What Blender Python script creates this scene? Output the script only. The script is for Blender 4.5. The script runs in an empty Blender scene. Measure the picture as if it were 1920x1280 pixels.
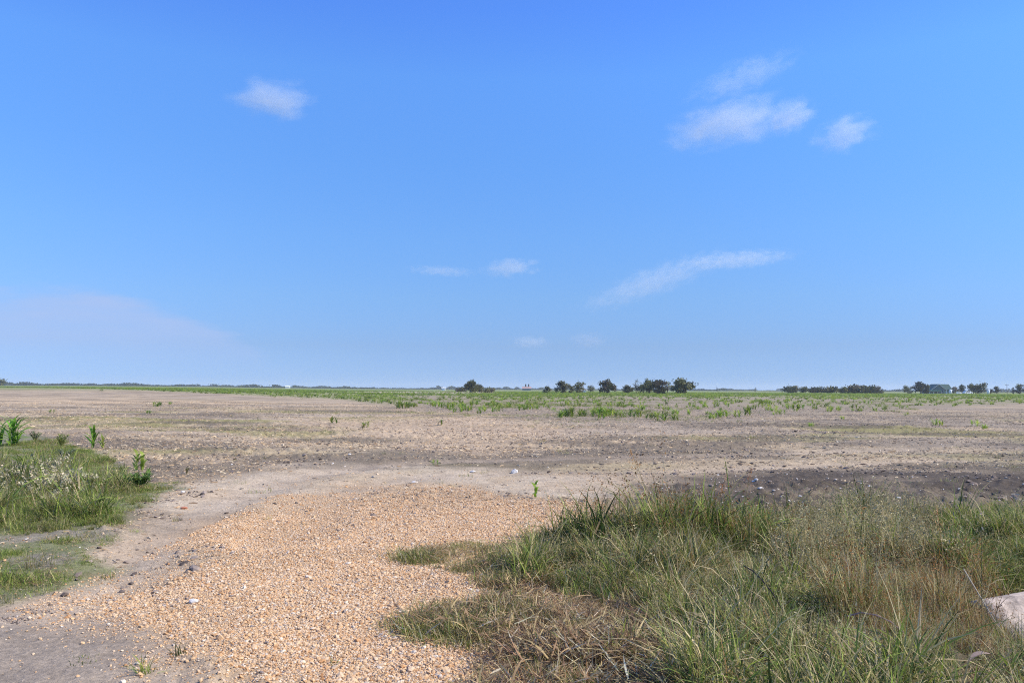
import bpy, math, random
import numpy as np
from mathutils import Matrix, Vector, Euler

random.seed(7)
RNG = np.random.default_rng(11)
scene = bpy.context.scene
COL = scene.collection
R = math.radians

# ------------------------------------------------------------------ camera
CAM_H, LENS = 1.6, 28.0
FPX = 1920 * LENS / 36.0
PITCH, ROLL = R(3.42), R(0.26)
cam_data = bpy.data.cameras.new('camera')
cam_data.lens = LENS
cam_data.sensor_width = 36.0
cam_data.clip_start = 0.05
cam_data.clip_end = 40000
cam = bpy.data.objects.new('camera', cam_data)
COL.objects.link(cam)
CM = Matrix.Rotation(R(90) + PITCH, 4, 'X') @ Matrix.Rotation(ROLL, 4, 'Z')
cam.matrix_world = Matrix.Translation((0, 0, CAM_H)) @ CM
scene.camera = cam

# ------------------------------------------------------------------ sky, sun, exposure
SUN_AZ, SUN_EL = 97.0, 41.0            # degrees: clockwise from the viewing direction, above the horizon
world = bpy.data.worlds.new('World')
scene.world = world
world.use_nodes = True
wn, wl = world.node_tree.nodes, world.node_tree.links
wn.clear()
w_out = wn.new('ShaderNodeOutputWorld')
w_bg = wn.new('ShaderNodeBackground')
w_sky = wn.new('ShaderNodeTexSky')
w_sky.sky_type = 'NISHITA'
w_sky.sun_disc = False
w_sky.sun_elevation = R(SUN_EL)
w_sky.sun_rotation = R(SUN_AZ)
w_sky.altitude = 150
w_sky.air_density = 1.0
w_sky.dust_density = 0.0
w_sky.ozone_density = 3.0
w_bg.inputs['Strength'].default_value = 0.15
BANK = (0.42, 0.555, 0.88)
# the air's colour by height above the horizon, the same all the way round: deep blue overhead, pale and soft near the land
w_tc = wn.new('ShaderNodeTexCoord')
w_sep = wn.new('ShaderNodeSeparateXYZ')
w_mr = wn.new('ShaderNodeMapRange')
w_mr.inputs['From Min'].default_value = 0.0
w_mr.inputs['From Max'].default_value = 0.5
w_ramp = wn.new('ShaderNodeValToRGB')
_el = w_ramp.color_ramp.elements
SKY_STOPS = [(0.0, (0.19, 0.315, 0.72)), (0.032, (0.20, 0.32, 0.69)), (0.106, (0.25, 0.335, 0.585)), (0.226, (0.325, 0.445, 0.66)), (0.37, (0.375, 0.55, 0.79)),
             (0.56, (0.415, 0.66, 0.96)), (0.736, (0.475, 0.77, 1.14)), (0.876, (0.43, 0.72, 1.25))]
_el[0].position, _el[0].color = SKY_STOPS[0][0], (*SKY_STOPS[0][1], 1)
_el[1].position, _el[1].color = SKY_STOPS[-1][0], (*SKY_STOPS[-1][1], 1)
for _p, _c in SKY_STOPS[1:-1]:
    _e = _el.new(_p); _e.color = (*_c, 1)
w_mul = wn.new('ShaderNodeMix')
w_mul.data_type = 'RGBA'
w_mul.blend_type = 'MULTIPLY'
w_mul.inputs['Factor'].default_value = 1.0
wl.new(w_tc.outputs['Generated'], w_sep.inputs[0])
wl.new(w_sep.outputs['Z'], w_mr.inputs['Value'])
wl.new(w_mr.outputs[0], w_ramp.inputs['Fac'])
wl.new(w_sky.outputs[0], w_mul.inputs['A'])
wl.new(w_ramp.outputs[0], w_mul.inputs['B'])
# a flat bank of thin cloud low on the left, part of the sky: its top sinks towards the middle of the view
def wm(op, a=None, b=None, c=None):
    n = wn.new('ShaderNodeMath'); n.operation = op
    for i, q in enumerate((a, b, c)):
        if q is None: continue
        if isinstance(q, (int, float)): n.inputs[i].default_value = q
        else: wl.new(q, n.inputs[i])
    return n.outputs[0]
w_az = wm('ARCTAN2', w_sep.outputs['X'], w_sep.outputs['Y'])
w_top = wn.new('ShaderNodeFloatCurve')
_cv = w_top.mapping.curves[0]
_pts = [(0.0, 0.30), (0.12, 0.62), (0.24, 0.52), (0.322, 0.525), (0.355, 0.52), (0.373, 0.505), (0.394, 0.42), (0.415, 0.27), (0.432, 0.10), (0.46, 0.0), (1.0, 0.0)]
_cv.points[0].location = _pts[0]; _cv.points[1].location = _pts[-1]
for _p in _pts[1:-1]: _cv.points.new(*_p)
w_top.mapping.update()
wl.new(wm('MULTIPLY_ADD', w_az, 1 / (2 * math.pi) * 1.6, 0.5), w_top.inputs['Value'])       # azimuth +-112 degrees on 0..1
w_map = wn.new('ShaderNodeMapping'); w_map.inputs['Scale'].default_value = (5, 5, 26)
wl.new(w_tc.outputs['Generated'], w_map.inputs['Vector'])
w_no = wn.new('ShaderNodeTexNoise'); w_no.inputs['Scale'].default_value = 1.6; w_no.inputs['Detail'].default_value = 7; w_no.inputs['Roughness'].default_value = 0.55
wl.new(w_map.outputs[0], w_no.inputs['Vector'])
w_h = wm('SUBTRACT', wm('MULTIPLY_ADD', w_no.outputs['Fac'], 0.060, wm('MULTIPLY', w_top.outputs['Value'], 0.20)), wm('ADD', w_sep.outputs['Z'], 0.0200))
w_m = wn.new('ShaderNodeMapRange'); w_m.interpolation_type = 'SMOOTHSTEP'
w_m.inputs['From Min'].default_value = -0.004; w_m.inputs['From Max'].default_value = 0.018
wl.new(w_h, w_m.inputs['Value'])
w_low = wn.new('ShaderNodeMapRange'); w_low.interpolation_type = 'SMOOTHSTEP'
w_low.inputs['From Min'].default_value = 0.0; w_low.inputs['From Max'].default_value = 0.085
wl.new(w_sep.outputs['Z'], w_low.inputs['Value'])
w_f = wm('MULTIPLY', wm('MULTIPLY', w_m.outputs[0], w_low.outputs[0]), wm('MULTIPLY_ADD', w_no.outputs['Fac'], 1.1, 0.10))
w_bank = wn.new('ShaderNodeMix'); w_bank.data_type = 'RGBA'
wl.new(w_f, w_bank.inputs['Factor'])
wl.new(w_mul.outputs['Result'], w_bank.inputs['A'])
w_bank.inputs['B'].default_value = (BANK[0] / 0.22, BANK[1] / 0.22, BANK[2] / 0.22, 1)
wl.new(w_bank.outputs['Result'], w_bg.inputs['Color'])
wl.new(w_bg.outputs[0], w_out.inputs['Surface'])

sun_data = bpy.data.lights.new('sun', 'SUN')
sun_data.energy = 4.3
sun_data.angle = R(0.53)
sun_data.color = (1.0, 0.93, 0.80)
sun = bpy.data.objects.new('sun', sun_data)
COL.objects.link(sun)
sdir = Vector((math.sin(R(SUN_AZ)) * math.cos(R(SUN_EL)), math.cos(R(SUN_AZ)) * math.cos(R(SUN_EL)), math.sin(R(SUN_EL))))
sun.rotation_euler = sdir.to_track_quat('Z', 'Y').to_euler()
sun.location = (30, 10, 40)

vs = scene.view_settings
vs.view_transform = 'Standard'
vs.look = 'None'
vs.exposure = 0.55
vs.gamma = 1.0
vs.use_curve_mapping = False
scene.cycles.max_bounces = 6
scene.cycles.filter_width = 1.1
scene.cycles.use_denoising = False
scene.cycles.use_adaptive_sampling = False
scene.cycles.volume_bounces = 1
scene.cycles.volume_step_rate = 0.3
scene.cycles.volume_max_steps = 256

# ------------------------------------------------------------------ noise
def _hash(ix, iy, seed):
    h = (ix.astype(np.int64) * 374761393 + iy.astype(np.int64) * 668265263 + seed * 1442695041) & 0xffffffff
    h = ((h ^ (h >> 13)) * 1274126177) & 0xffffffff
    h = ((h ^ (h >> 16)) * 2246822519) & 0xffffffff
    h = h ^ (h >> 15)
    return (h & 0xffffff) / float(0x1000000)

def vnoise(x, y, seed=0):
    x = np.asarray(x, float); y = np.asarray(y, float)
    x0 = np.floor(x); y0 = np.floor(y)
    fx = x - x0; fy = y - y0
    fx = fx * fx * (3 - 2 * fx); fy = fy * fy * (3 - 2 * fy)
    a = _hash(x0, y0, seed); b = _hash(x0 + 1, y0, seed)
    c = _hash(x0, y0 + 1, seed); d = _hash(x0 + 1, y0 + 1, seed)
    return (a + (b - a) * fx) * (1 - fy) + (c + (d - c) * fx) * fy

def fbm(x, y, seed=0, oct=4):
    s, a, t = 0.0, 1.0, 0.0
    for i in range(oct):
        s = s + a * vnoise(np.asarray(x) * 2 ** i + 17.3 * i, np.asarray(y) * 2 ** i - 9.1 * i, seed + i)
        t += a; a *= 0.5
    return s / t

def sstep(a, b, x):
    t = np.clip((np.asarray(x, float) - a) / (b - a), 0, 1)
    return t * t * (3 - 2 * t)

# ------------------------------------------------------------------ terrain
def base_height(x, y):
    """Broad shape of the land: gentle rise to the left, a ditch at the right, a slightly raised verge."""
    x = np.asarray(x, float); y = np.asarray(y, float)
    r = np.hypot(x, y)
    ang = np.degrees(np.arctan2(x, y))
    L = sstep(-6, -27, ang) * sstep(-175, -120, ang)
    h = L * (0.0052 * (np.clip(r, 25, 200) - 25) + 0.0021 * np.maximum(r - 200, 0))
    ditch = sstep(3.0, 4.0, x) * np.exp(-((y - 5.25 - 0.06 * x) / 0.95) ** 2)
    h = h - 0.62 * ditch
    verge = sstep(0.3, 1.6, x) * np.exp(-((y - 7.6) / 1.3) ** 2)
    return h + 0.06 * verge

def ray(px, py):
    d = CM.to_3x3() @ Vector(((px - 960) / FPX, -(py - 640) / FPX, -1))
    return d

def at(px, py):
    """Ground point seen at this place of the photograph."""
    d = ray(px, py)
    h = 0.0
    x = y = 0.0
    for _ in range(12):
        t = (h - CAM_H) / min(d.z, -2e-4)
        x, y = d.x * t, d.y * t
        h = 0.5 * h + 0.5 * float(base_height(x, y))
    return x, y

def poly(pts):
    return np.array([at(*p) for p in pts])

def sdist(P, x, y):
    """Signed distance to a polygon, positive inside."""
    x = np.asarray(x, float).ravel(); y = np.asarray(y, float).ravel()
    d2 = np.full(x.shape, 1e18); ins = np.zeros(x.shape, bool)
    n = len(P)
    for i in range(n):
        ax, ay = P[i]; bx, by = P[(i + 1) % n]
        ex, ey = bx - ax, by - ay
        wx, wy = x - ax, y - ay
        t = np.clip((wx * ex + wy * ey) / max(ex * ex + ey * ey, 1e-12), 0, 1)
        d2 = np.minimum(d2, (wx - ex * t) ** 2 + (wy - ey * t) ** 2)
        c = ((ay > y) != (by > y))
        with np.errstate(divide='ignore', invalid='ignore'):
            xi = ex * (y - ay) / (ey if abs(ey) > 1e-12 else 1e-12) + ax
        ins ^= c & (x < xi)
    return np.where(ins, 1, -1) * np.sqrt(d2)

def mask(P, x, y, soft, wob=0.0, wscale=1.0, seed=0):
    d = sdist(P, x, y)
    if wob:
        d = d + wob * (fbm(x * wscale, y * wscale, seed, 4) - 0.5) * 2
    return sstep(-soft, soft, d)

P_GRAVEL = poly([(250, 1100), (305, 1050), (340, 1000), (455, 955), (540, 925), (690, 905), (850, 912), (990, 932), (1130, 962),
                 (1180, 1000), (1220, 1080), (1150, 1160), (1010, 1240), (960, 1420), (700, 1700), (360, 1700), (530, 1420), (505, 1290),
                 (445, 1212), (395, 1168), (300, 1150)])
P_DUST = poly([(300, 985), (285, 950), (350, 915), (420, 890), (560, 868), (760, 872), (980, 880), (1180, 905), (1170, 940),
               (1000, 935), (800, 900), (640, 905), (480, 950), (380, 985)])
P_TRACK = poly([(-400, 1180), (60, 1130), (300, 1035), (400, 985), (330, 1010), (200, 1090), (300, 1160), (350, 1200), (400, 1290),
                (420, 1700), (-900, 1700)])
P_DARK = poly([(1110, 955), (1180, 915), (1320, 900), (1420, 884), (1600, 886), (1760, 880), (1930, 876), (2300, 876), (2400, 1000),
               (1900, 1010), (1500, 1010), (1300, 985), (1180, 985)])
P_LEFT = poly([(-500, 800), (0, 806), (90, 820), (190, 852), (265, 905), (330, 905), (300, 930), (255, 965), (235, 1000), (160, 1035),
               (190, 1060), (110, 1100), (0, 1135), (-500, 1200)])
P_LEFT_TALL = poly([(-500, 870), (0, 872), (120, 868), (220, 892), (255, 920), (258, 958), (200, 995), (100, 1003), (0, 1010), (-500, 1020)])
P_RIGHT = poly([(770, 1035), (850, 1020), (940, 1028), (1000, 1012), (1060, 1005), (1180, 990), (1290, 985), (1450, 975), (1600, 978),
                (1750, 978), (1930, 972), (2500, 965), (3000, 1300), (2600, 1700), (1000, 1700), (900, 1420), (885, 1290), (860, 1215),
                (770, 1185), (750, 1160), (820, 1135), (930, 1120), (950, 1085), (860, 1070), (800, 1060)])
P_THATCH = poly([(920, 1200), (1010, 1150), (1120, 1130), (1230, 1150), (1290, 1220), (1330, 1290), (1300, 1450), (880, 1450), (880, 1260)])
P_SAND = poly([(600, 790), (800, 782), (960, 786), (1090, 815), (1060, 850), (900, 858), (740, 850), (640, 820)])
P_STRAW = poly([(630, 733.6), (800, 733.6), (955, 734.5), (955, 737.4), (800, 737.2), (630, 736)])
CROP_EDGE = [(-400, 722.3), (60, 724.2), (200, 729), (300, 733), (450, 740), (640, 749), (690, 757), (800, 771), (900, 776), (1000, 785), (1060, 791),
             (1300, 794), (1420, 785), (1500, 776), (1650, 772), (1780, 762), (1920, 756), (2400, 752)]
_ce = np.array([at(*p) for p in CROP_EDGE])
_ca = np.degrees(np.arctan2(_ce[:, 0], _ce[:, 1])); _cr = np.hypot(_ce[:, 0], _ce[:, 1])
_o = np.argsort(_ca); _ca, _cr = _ca[_o], np.minimum(_cr[_o], 420)

def crop_amount(x, y, soft=0.12):
    ang = np.degrees(np.arctan2(x, y)); r = np.hypot(x, y)
    edge = np.interp(ang, _ca, _cr)
    edge = edge * (1 + 0.16 * (fbm(np.asarray(x) * 0.05, np.asarray(y) * 0.05, 91, 3) - 0.5))
    return sstep(edge * (1 - soft), edge * (1 + soft), r)

TRACKS = [poly(t) for t in ([(200, 1120), (300, 1010), (400, 945), (520, 898), (700, 872), (950, 860), (1300, 853), (1700, 840)],
                            [(520, 1010), (600, 930), (760, 892), (1000, 882), (1250, 884), (1500, 872), (1900, 858)])]

def track_amount(x, y):
    d = np.full(np.shape(np.ravel(x)), 1e9)
    x = np.ravel(np.asarray(x, float)); y = np.ravel(np.asarray(y, float))
    for T in TRACKS:
        for (ax, ay), (bx, by) in zip(T[:-1], T[1:]):
            ex, ey = bx - ax, by - ay
            t = np.clip(((x - ax) * ex + (y - ay) * ey) / (ex * ex + ey * ey), 0, 1)
            d = np.minimum(d, np.hypot(x - ax - t * ex, y - ay - t * ey))
    return (1 - sstep(0.10, 0.75, d + 0.35 * (fbm(x * .6, y * .6, 141, 3) - .5)))

def zones(x, y):
    z = {}
    z['gravel'] = mask(P_GRAVEL, x, y, 0.60, 1.0, 1.0, 3) * (1 - 0.55 * sstep(8.5, 13, np.hypot(x, y).ravel()))
    z['dust'] = mask(P_DUST, x, y, 0.35, 0.8, 0.7, 5)
    z['track'] = mask(P_TRACK, x, y, 0.2, 0.35, 1.0, 7)
    z['dark'] = mask(P_DARK, x, y, 0.8, 1.3, 0.7, 9)
    z['wheel'] = track_amount(x, y)
    z['left'] = mask(P_LEFT, x, y, 0.25, 0.5, 1.1, 11)
    z['right'] = mask(P_RIGHT, x, y, 0.12, 0.25, 1.6, 13)
    z['thatch'] = mask(P_THATCH, x, y, 0.2, 0.3, 1.5, 15)
    z['sand'] = mask(P_SAND, x, y, 2.0, 3.5, 0.12, 19)
    z['straw'] = mask(P_STRAW, x, y, 12, 10, 0.01, 17)
    z['crop'] = crop_amount(x, y)
    return z

def detail_height(x, y, z):
    r = np.hypot(x, y)
    near = 1 - sstep(60, 110, r)
    smooth = np.clip(z['gravel'] + 0.85 * z['dust'] + 0.8 * z['track'] + 0.9 * z['wheel'] + 0.75 * z['left'], 0, 1)
    rough = 1 - smooth
    clod = np.maximum(fbm(x * 4.6, y * 4.6, 21, 4) - 0.50, 0) * 0.17
    clod2 = np.maximum(fbm(x * 8, y * 8, 23, 3) - 0.52, 0) * 0.11
    patch = 0.25 + 1.2 * sstep(0.42, 0.62, fbm(x * 0.16, y * 0.34, 25, 3))
    rows = (fbm(x * 0.5, y * 1.5 + 0.6 * fbm(x * .2, y * .2, 28, 2), 27, 4) - 0.5) * 0.06
    h = rough * near * ((clod + clod2) * patch + rows)
    h = h - 0.05 * z['wheel']
    h = h + smooth * ((fbm(x * 2.0, y * 2.0, 29, 4) - 0.5) * 0.035)
    h = h + (fbm(x * 0.3, y * 0.3, 31, 3) - 0.5) * 0.12 * near * (0.4 + 0.6 * rough)
    return h

def height(x, y):
    x = np.atleast_1d(np.asarray(x, float)); y = np.atleast_1d(np.asarray(y, float))
    return base_height(x, y) + detail_height(x, y, zones(x, y))

def h1(x, y):
    return float(height(x, y)[0])

# ------------------------------------------------------------------ materials
def new_mat(name):
    m = bpy.data.materials.new(name)
    m.use_nodes = True
    nt = m.node_tree
    for n in list(nt.nodes):
        nt.nodes.remove(n)
    out = nt.nodes.new('ShaderNodeOutputMaterial')
    return m, nt, out

def N(nt, kind, **kw):
    n = nt.nodes.new(kind)
    for k, v in kw.items():
        setattr(n, k, v)
    return n

def plain_mat(name, color, rough=0.8, scale=6.0, var=0.35, bump=0.2, metallic=0.0, coords='Object'):
    m, nt, out = new_mat(name)
    b = N(nt, 'ShaderNodeBsdfPrincipled')
    b.inputs['Roughness'].default_value = rough
    b.inputs['Metallic'].default_value = metallic
    tc = N(nt, 'ShaderNodeTexCoord')
    no = N(nt, 'ShaderNodeTexNoise')
    no.inputs['Scale'].default_value = scale
    no.inputs['Detail'].default_value = 6
    no.inputs['Roughness'].default_value = 0.65
    nt.links.new(tc.outputs[coords], no.inputs['Vector'])
    mr = N(nt, 'ShaderNodeMapRange')
    mr.inputs['From Min'].default_value = 0.25; mr.inputs['From Max'].default_value = 0.75
    mr.inputs['To Min'].default_value = 1 - var; mr.inputs['To Max'].default_value = 1 + var
    nt.links.new(no.outputs['Fac'], mr.inputs['Value'])
    mx = N(nt, 'ShaderNodeMix', data_type='RGBA', blend_type='MULTIPLY')
    mx.inputs['Factor'].default_value = 1
    mx.inputs['A'].default_value = (*color, 1)
    nt.links.new(mr.outputs[0], mx.inputs['B'])
    nt.links.new(mx.outputs['Result'], b.inputs['Base Color'])
    bp = N(nt, 'ShaderNodeBump')
    bp.inputs['Strength'].default_value = bump
    bp.inputs['Distance'].default_value = 0.02
    nt.links.new(no.outputs['Fac'], bp.inputs['Height'])
    nt.links.new(bp.outputs[0], b.inputs['Normal'])
    nt.links.new(b.outputs[0], out.inputs['Surface'])
    return m

def leaf_mat(name, translucent=0.35, rough=0.5, spec=0.25):
    """Blades and leaves: colour from the mesh's own tint attribute, some light passing through."""
    m, nt, out = new_mat(name)
    at_ = N(nt, 'ShaderNodeAttribute', attribute_name='tint')
    oi = N(nt, 'ShaderNodeObjectInfo')
    mr = N(nt, 'ShaderNodeMapRange')
    mr.inputs['To Min'].default_value = 0.6; mr.inputs['To Max'].default_value = 1.4
    nt.links.new(oi.outputs['Random'], mr.inputs['Value'])
    mx = N(nt, 'ShaderNodeMix', data_type='RGBA', blend_type='MULTIPLY')
    mx.inputs['Factor'].default_value = 1
    nt.links.new(at_.outputs['Color'], mx.inputs['A'])
    nt.links.new(mr.outputs[0], mx.inputs['B'])
    b = N(nt, 'ShaderNodeBsdfPrincipled')
    b.inputs['Roughness'].default_value = rough
    b.inputs['Specular IOR Level'].default_value = spec
    t = N(nt, 'ShaderNodeBsdfTranslucent')
    nt.links.new(mx.outputs['Result'], b.inputs['Base Color'])
    nt.links.new(mx.outputs['Result'], t.inputs['Color'])
    ms = N(nt, 'ShaderNodeMixShader')
    ms.inputs[0].default_value = translucent
    nt.links.new(b.outputs[0], ms.inputs[1]); nt.links.new(t.outputs[0], ms.inputs[2])
    nt.links.new(ms.outputs[0], out.inputs['Surface'])
    return m

def ramp_mat(name, stops, rough=0.85, bump_scale=80.0, bump=0.3, spec=0.2):
    """Pieces of many colours: each instance takes one from the ramp by its own random number."""
    m, nt, out = new_mat(name)
    oi = N(nt, 'ShaderNodeObjectInfo')
    cr = N(nt, 'ShaderNodeValToRGB')
    cr.color_ramp.interpolation = 'LINEAR'
    el = cr.color_ramp.elements
    el[0].position, el[0].color = stops[0][0], (*stops[0][1], 1)
    el[1].position, el[1].color = stops[-1][0], (*stops[-1][1], 1)
    for p, c in stops[1:-1]:
        e = el.new(p); e.color = (*c, 1)
    nt.links.new(oi.outputs['Random'], cr.inputs['Fac'])
    tc = N(nt, 'ShaderNodeTexCoord')
    no = N(nt, 'ShaderNodeTexNoise'); no.inputs['Scale'].default_value = 3.0; no.inputs['Detail'].default_value = 4
    nt.links.new(tc.outputs['Object'], no.inputs['Vector'])
    mr = N(nt, 'ShaderNodeMapRange'); mr.inputs['To Min'].default_value = 0.7; mr.inputs['To Max'].default_value = 1.3
    nt.links.new(no.outputs['Fac'], mr.inputs['Value'])
    mx = N(nt, 'ShaderNodeMix', data_type='RGBA', blend_type='MULTIPLY'); mx.inputs['Factor'].default_value = 1
    nt.links.new(cr.outputs[0], mx.inputs['A']); nt.links.new(mr.outputs[0], mx.inputs['B'])
    b = N(nt, 'ShaderNodeBsdfPrincipled')
    b.inputs['Roughness'].default_value = rough
    b.inputs['Specular IOR Level'].default_value = spec
    nt.links.new(mx.outputs['Result'], b.inputs['Base Color'])
    nt.links.new(b.outputs[0], out.inputs['Surface'])
    return m

def ground_mat():
    m, nt, out = new_mat('earth')
    L = nt.links.new
    al = N(nt, 'ShaderNodeAttribute', attribute_name='albedo')
    gm = N(nt, 'ShaderNodeAttribute', attribute_name='gravel_amount')
    tc = N(nt, 'ShaderNodeTexCoord')
    # fine crumbs
    n1 = N(nt, 'ShaderNodeTexNoise'); n1.inputs['Scale'].default_value = 22; n1.inputs['Detail'].default_value = 8; n1.inputs['Roughness'].default_value = 0.75
    n2 = N(nt, 'ShaderNodeTexNoise'); n2.inputs['Scale'].default_value = 2.6; n2.inputs['Detail'].default_value = 7; n2.inputs['Roughness'].default_value = 0.7
    vo = N(nt, 'ShaderNodeTexVoronoi'); vo.inputs['Scale'].default_value = 60
    for t in (n1, n2, vo):
        L(tc.outputs['Object'], t.inputs['Vector'])
    r1 = N(nt, 'ShaderNodeMapRange'); r1.inputs['From Min'].default_value = 0.3; r1.inputs['From Max'].default_value = 0.7
    r1.inputs['To Min'].default_value = 0.62; r1.inputs['To Max'].default_value = 1.38
    L(n1.outputs['Fac'], r1.inputs['Value'])
    r2 = N(nt, 'ShaderNodeMapRange'); r2.inputs['From Min'].default_value = 0.3; r2.inputs['From Max'].default_value = 0.7
    r2.inputs['To Min'].default_value = 0.78; r2.inputs['To Max'].default_value = 1.22
    L(n2.outputs['Fac'], r2.inputs['Value'])
    mul = N(nt, 'ShaderNodeMath', operation='MULTIPLY'); L(r1.outputs[0], mul.inputs[0]); L(r2.outputs[0], mul.inputs[1])
    mx = N(nt, 'ShaderNodeMix', data_type='RGBA', blend_type='MULTIPLY'); mx.inputs['Factor'].default_value = 1
    L(al.outputs['Color'], mx.inputs['A']); L(mul.outputs[0], mx.inputs['B'])
    # small pebble grains between the modelled ones, only where the gravel lies
    hs = N(nt, 'ShaderNodeSeparateColor'); L(vo.outputs['Color'], hs.inputs[0])
    cr = N(nt, 'ShaderNodeValToRGB'); el = cr.color_ramp.elements
    el[0].position, el[0].color = 0.0, (0.26, 0.14, 0.08, 1)
    el[1].position, el[1].color = 1.0, (0.62, 0.50, 0.40, 1)
    e = el.new(0.35); e.color = (0.48, 0.295, 0.155, 1)
    e = el.new(0.7); e.color = (0.53, 0.36, 0.20, 1)
    L(hs.outputs[0], cr.inputs[0])
    mg = N(nt, 'ShaderNodeMix', data_type='RGBA')
    mf = N(nt, 'ShaderNodeMath', operation='MULTIPLY'); mf.inputs[1].default_value = 0.55
    L(gm.outputs['Fac'], mf.inputs[0]); L(mf.outputs[0], mg.inputs['Factor'])
    L(mx.outputs['Result'], mg.inputs['A']); L(cr.outputs[0], mg.inputs['B'])
    b = N(nt, 'ShaderNodeBsdfPrincipled'); b.inputs['Roughness'].default_value = 0.95; b.inputs['Specular IOR Level'].default_value = 0.1
    L(mg.outputs['Result'], b.inputs['Base Color'])
    bp = N(nt, 'ShaderNodeBump'); bp.inputs['Strength'].default_value = 0.7; bp.inputs['Distance'].default_value = 0.03
    L(n1.outputs['Fac'], bp.inputs['Height'])
    bp2 = N(nt, 'ShaderNodeBump'); bp2.inputs['Strength'].default_value = 0.5; bp2.inputs['Distance'].default_value = 0.08
    L(n2.outputs['Fac'], bp2.inputs['Height']); L(bp2.outputs[0], bp.inputs['Normal'])
    L(bp.outputs[0], b.inputs['Normal'])
    L(b.outputs[0], out.inputs['Surface'])
    return m

M_GROUND = ground_mat()
M_BLADE = leaf_mat('grass_blade', 0.36, 0.55, 0.2)
M_CROP = leaf_mat('crop_leaf', 0.52, 0.45, 0.3)
M_CROWN = leaf_mat('tree_leaf', 0.2, 0.6, 0.15)
M_BARK = plain_mat('bark', (0.09, 0.07, 0.055), 0.9, 3, 0.4, 0.5)
M_PEBBLE = ramp_mat('pebble', [(0, (0.34, 0.17, 0.07)), (0.10, (0.53, 0.30, 0.14)), (0.4, (0.61, 0.405, 0.215)), (0.62, (0.57, 0.395, 0.24)),
                               (0.86, (0.62, 0.46, 0.30)), (0.95, (0.70, 0.59, 0.45)), (0.975, (0.36, 0.30, 0.26)), (1.0, (0.16, 0.12, 0.10))])
M_RESIDUE = ramp_mat('residue', [(0, (0.22, 0.15, 0.10)), (0.35, (0.46, 0.33, 0.20)), (0.7, (0.60, 0.45, 0.28)), (1, (0.72, 0.60, 0.42))])
M_CLOD = ramp_mat('clod', [(0, (0.09, 0.07, 0.058)), (0.5, (0.20, 0.155, 0.125)), (1, (0.33, 0.26, 0.21))], 0.95)
M_CHIP = ramp_mat('chip', [(0, (0.50, 0.42, 0.33)), (0.5, (0.66, 0.58, 0.48)), (1, (0.78, 0.74, 0.68))], 0.8)

# ------------------------------------------------------------------ object helpers
def tag(o, label=None, cat=None, group=None, kind=None):
    if label: o['label'] = label
    if cat: o['category'] = cat
    if group: o['group'] = group
    if kind: o['kind'] = kind
    return o

def link(name, me, mat=None, parent=None):
    o = bpy.data.objects.new(name, me)
    COL.objects.link(o)
    if mat is not None and not me.materials:
        me.materials.append(mat)
    if parent is not None:
        o.parent = parent
    return o

def empty(name, loc, rz=0.0):
    o = bpy.data.objects.new(name, None)
    o.empty_display_size = 0.2
    COL.objects.link(o)
    o.location = loc
    o.rotation_euler = (0, 0, rz)
    return o

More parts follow.
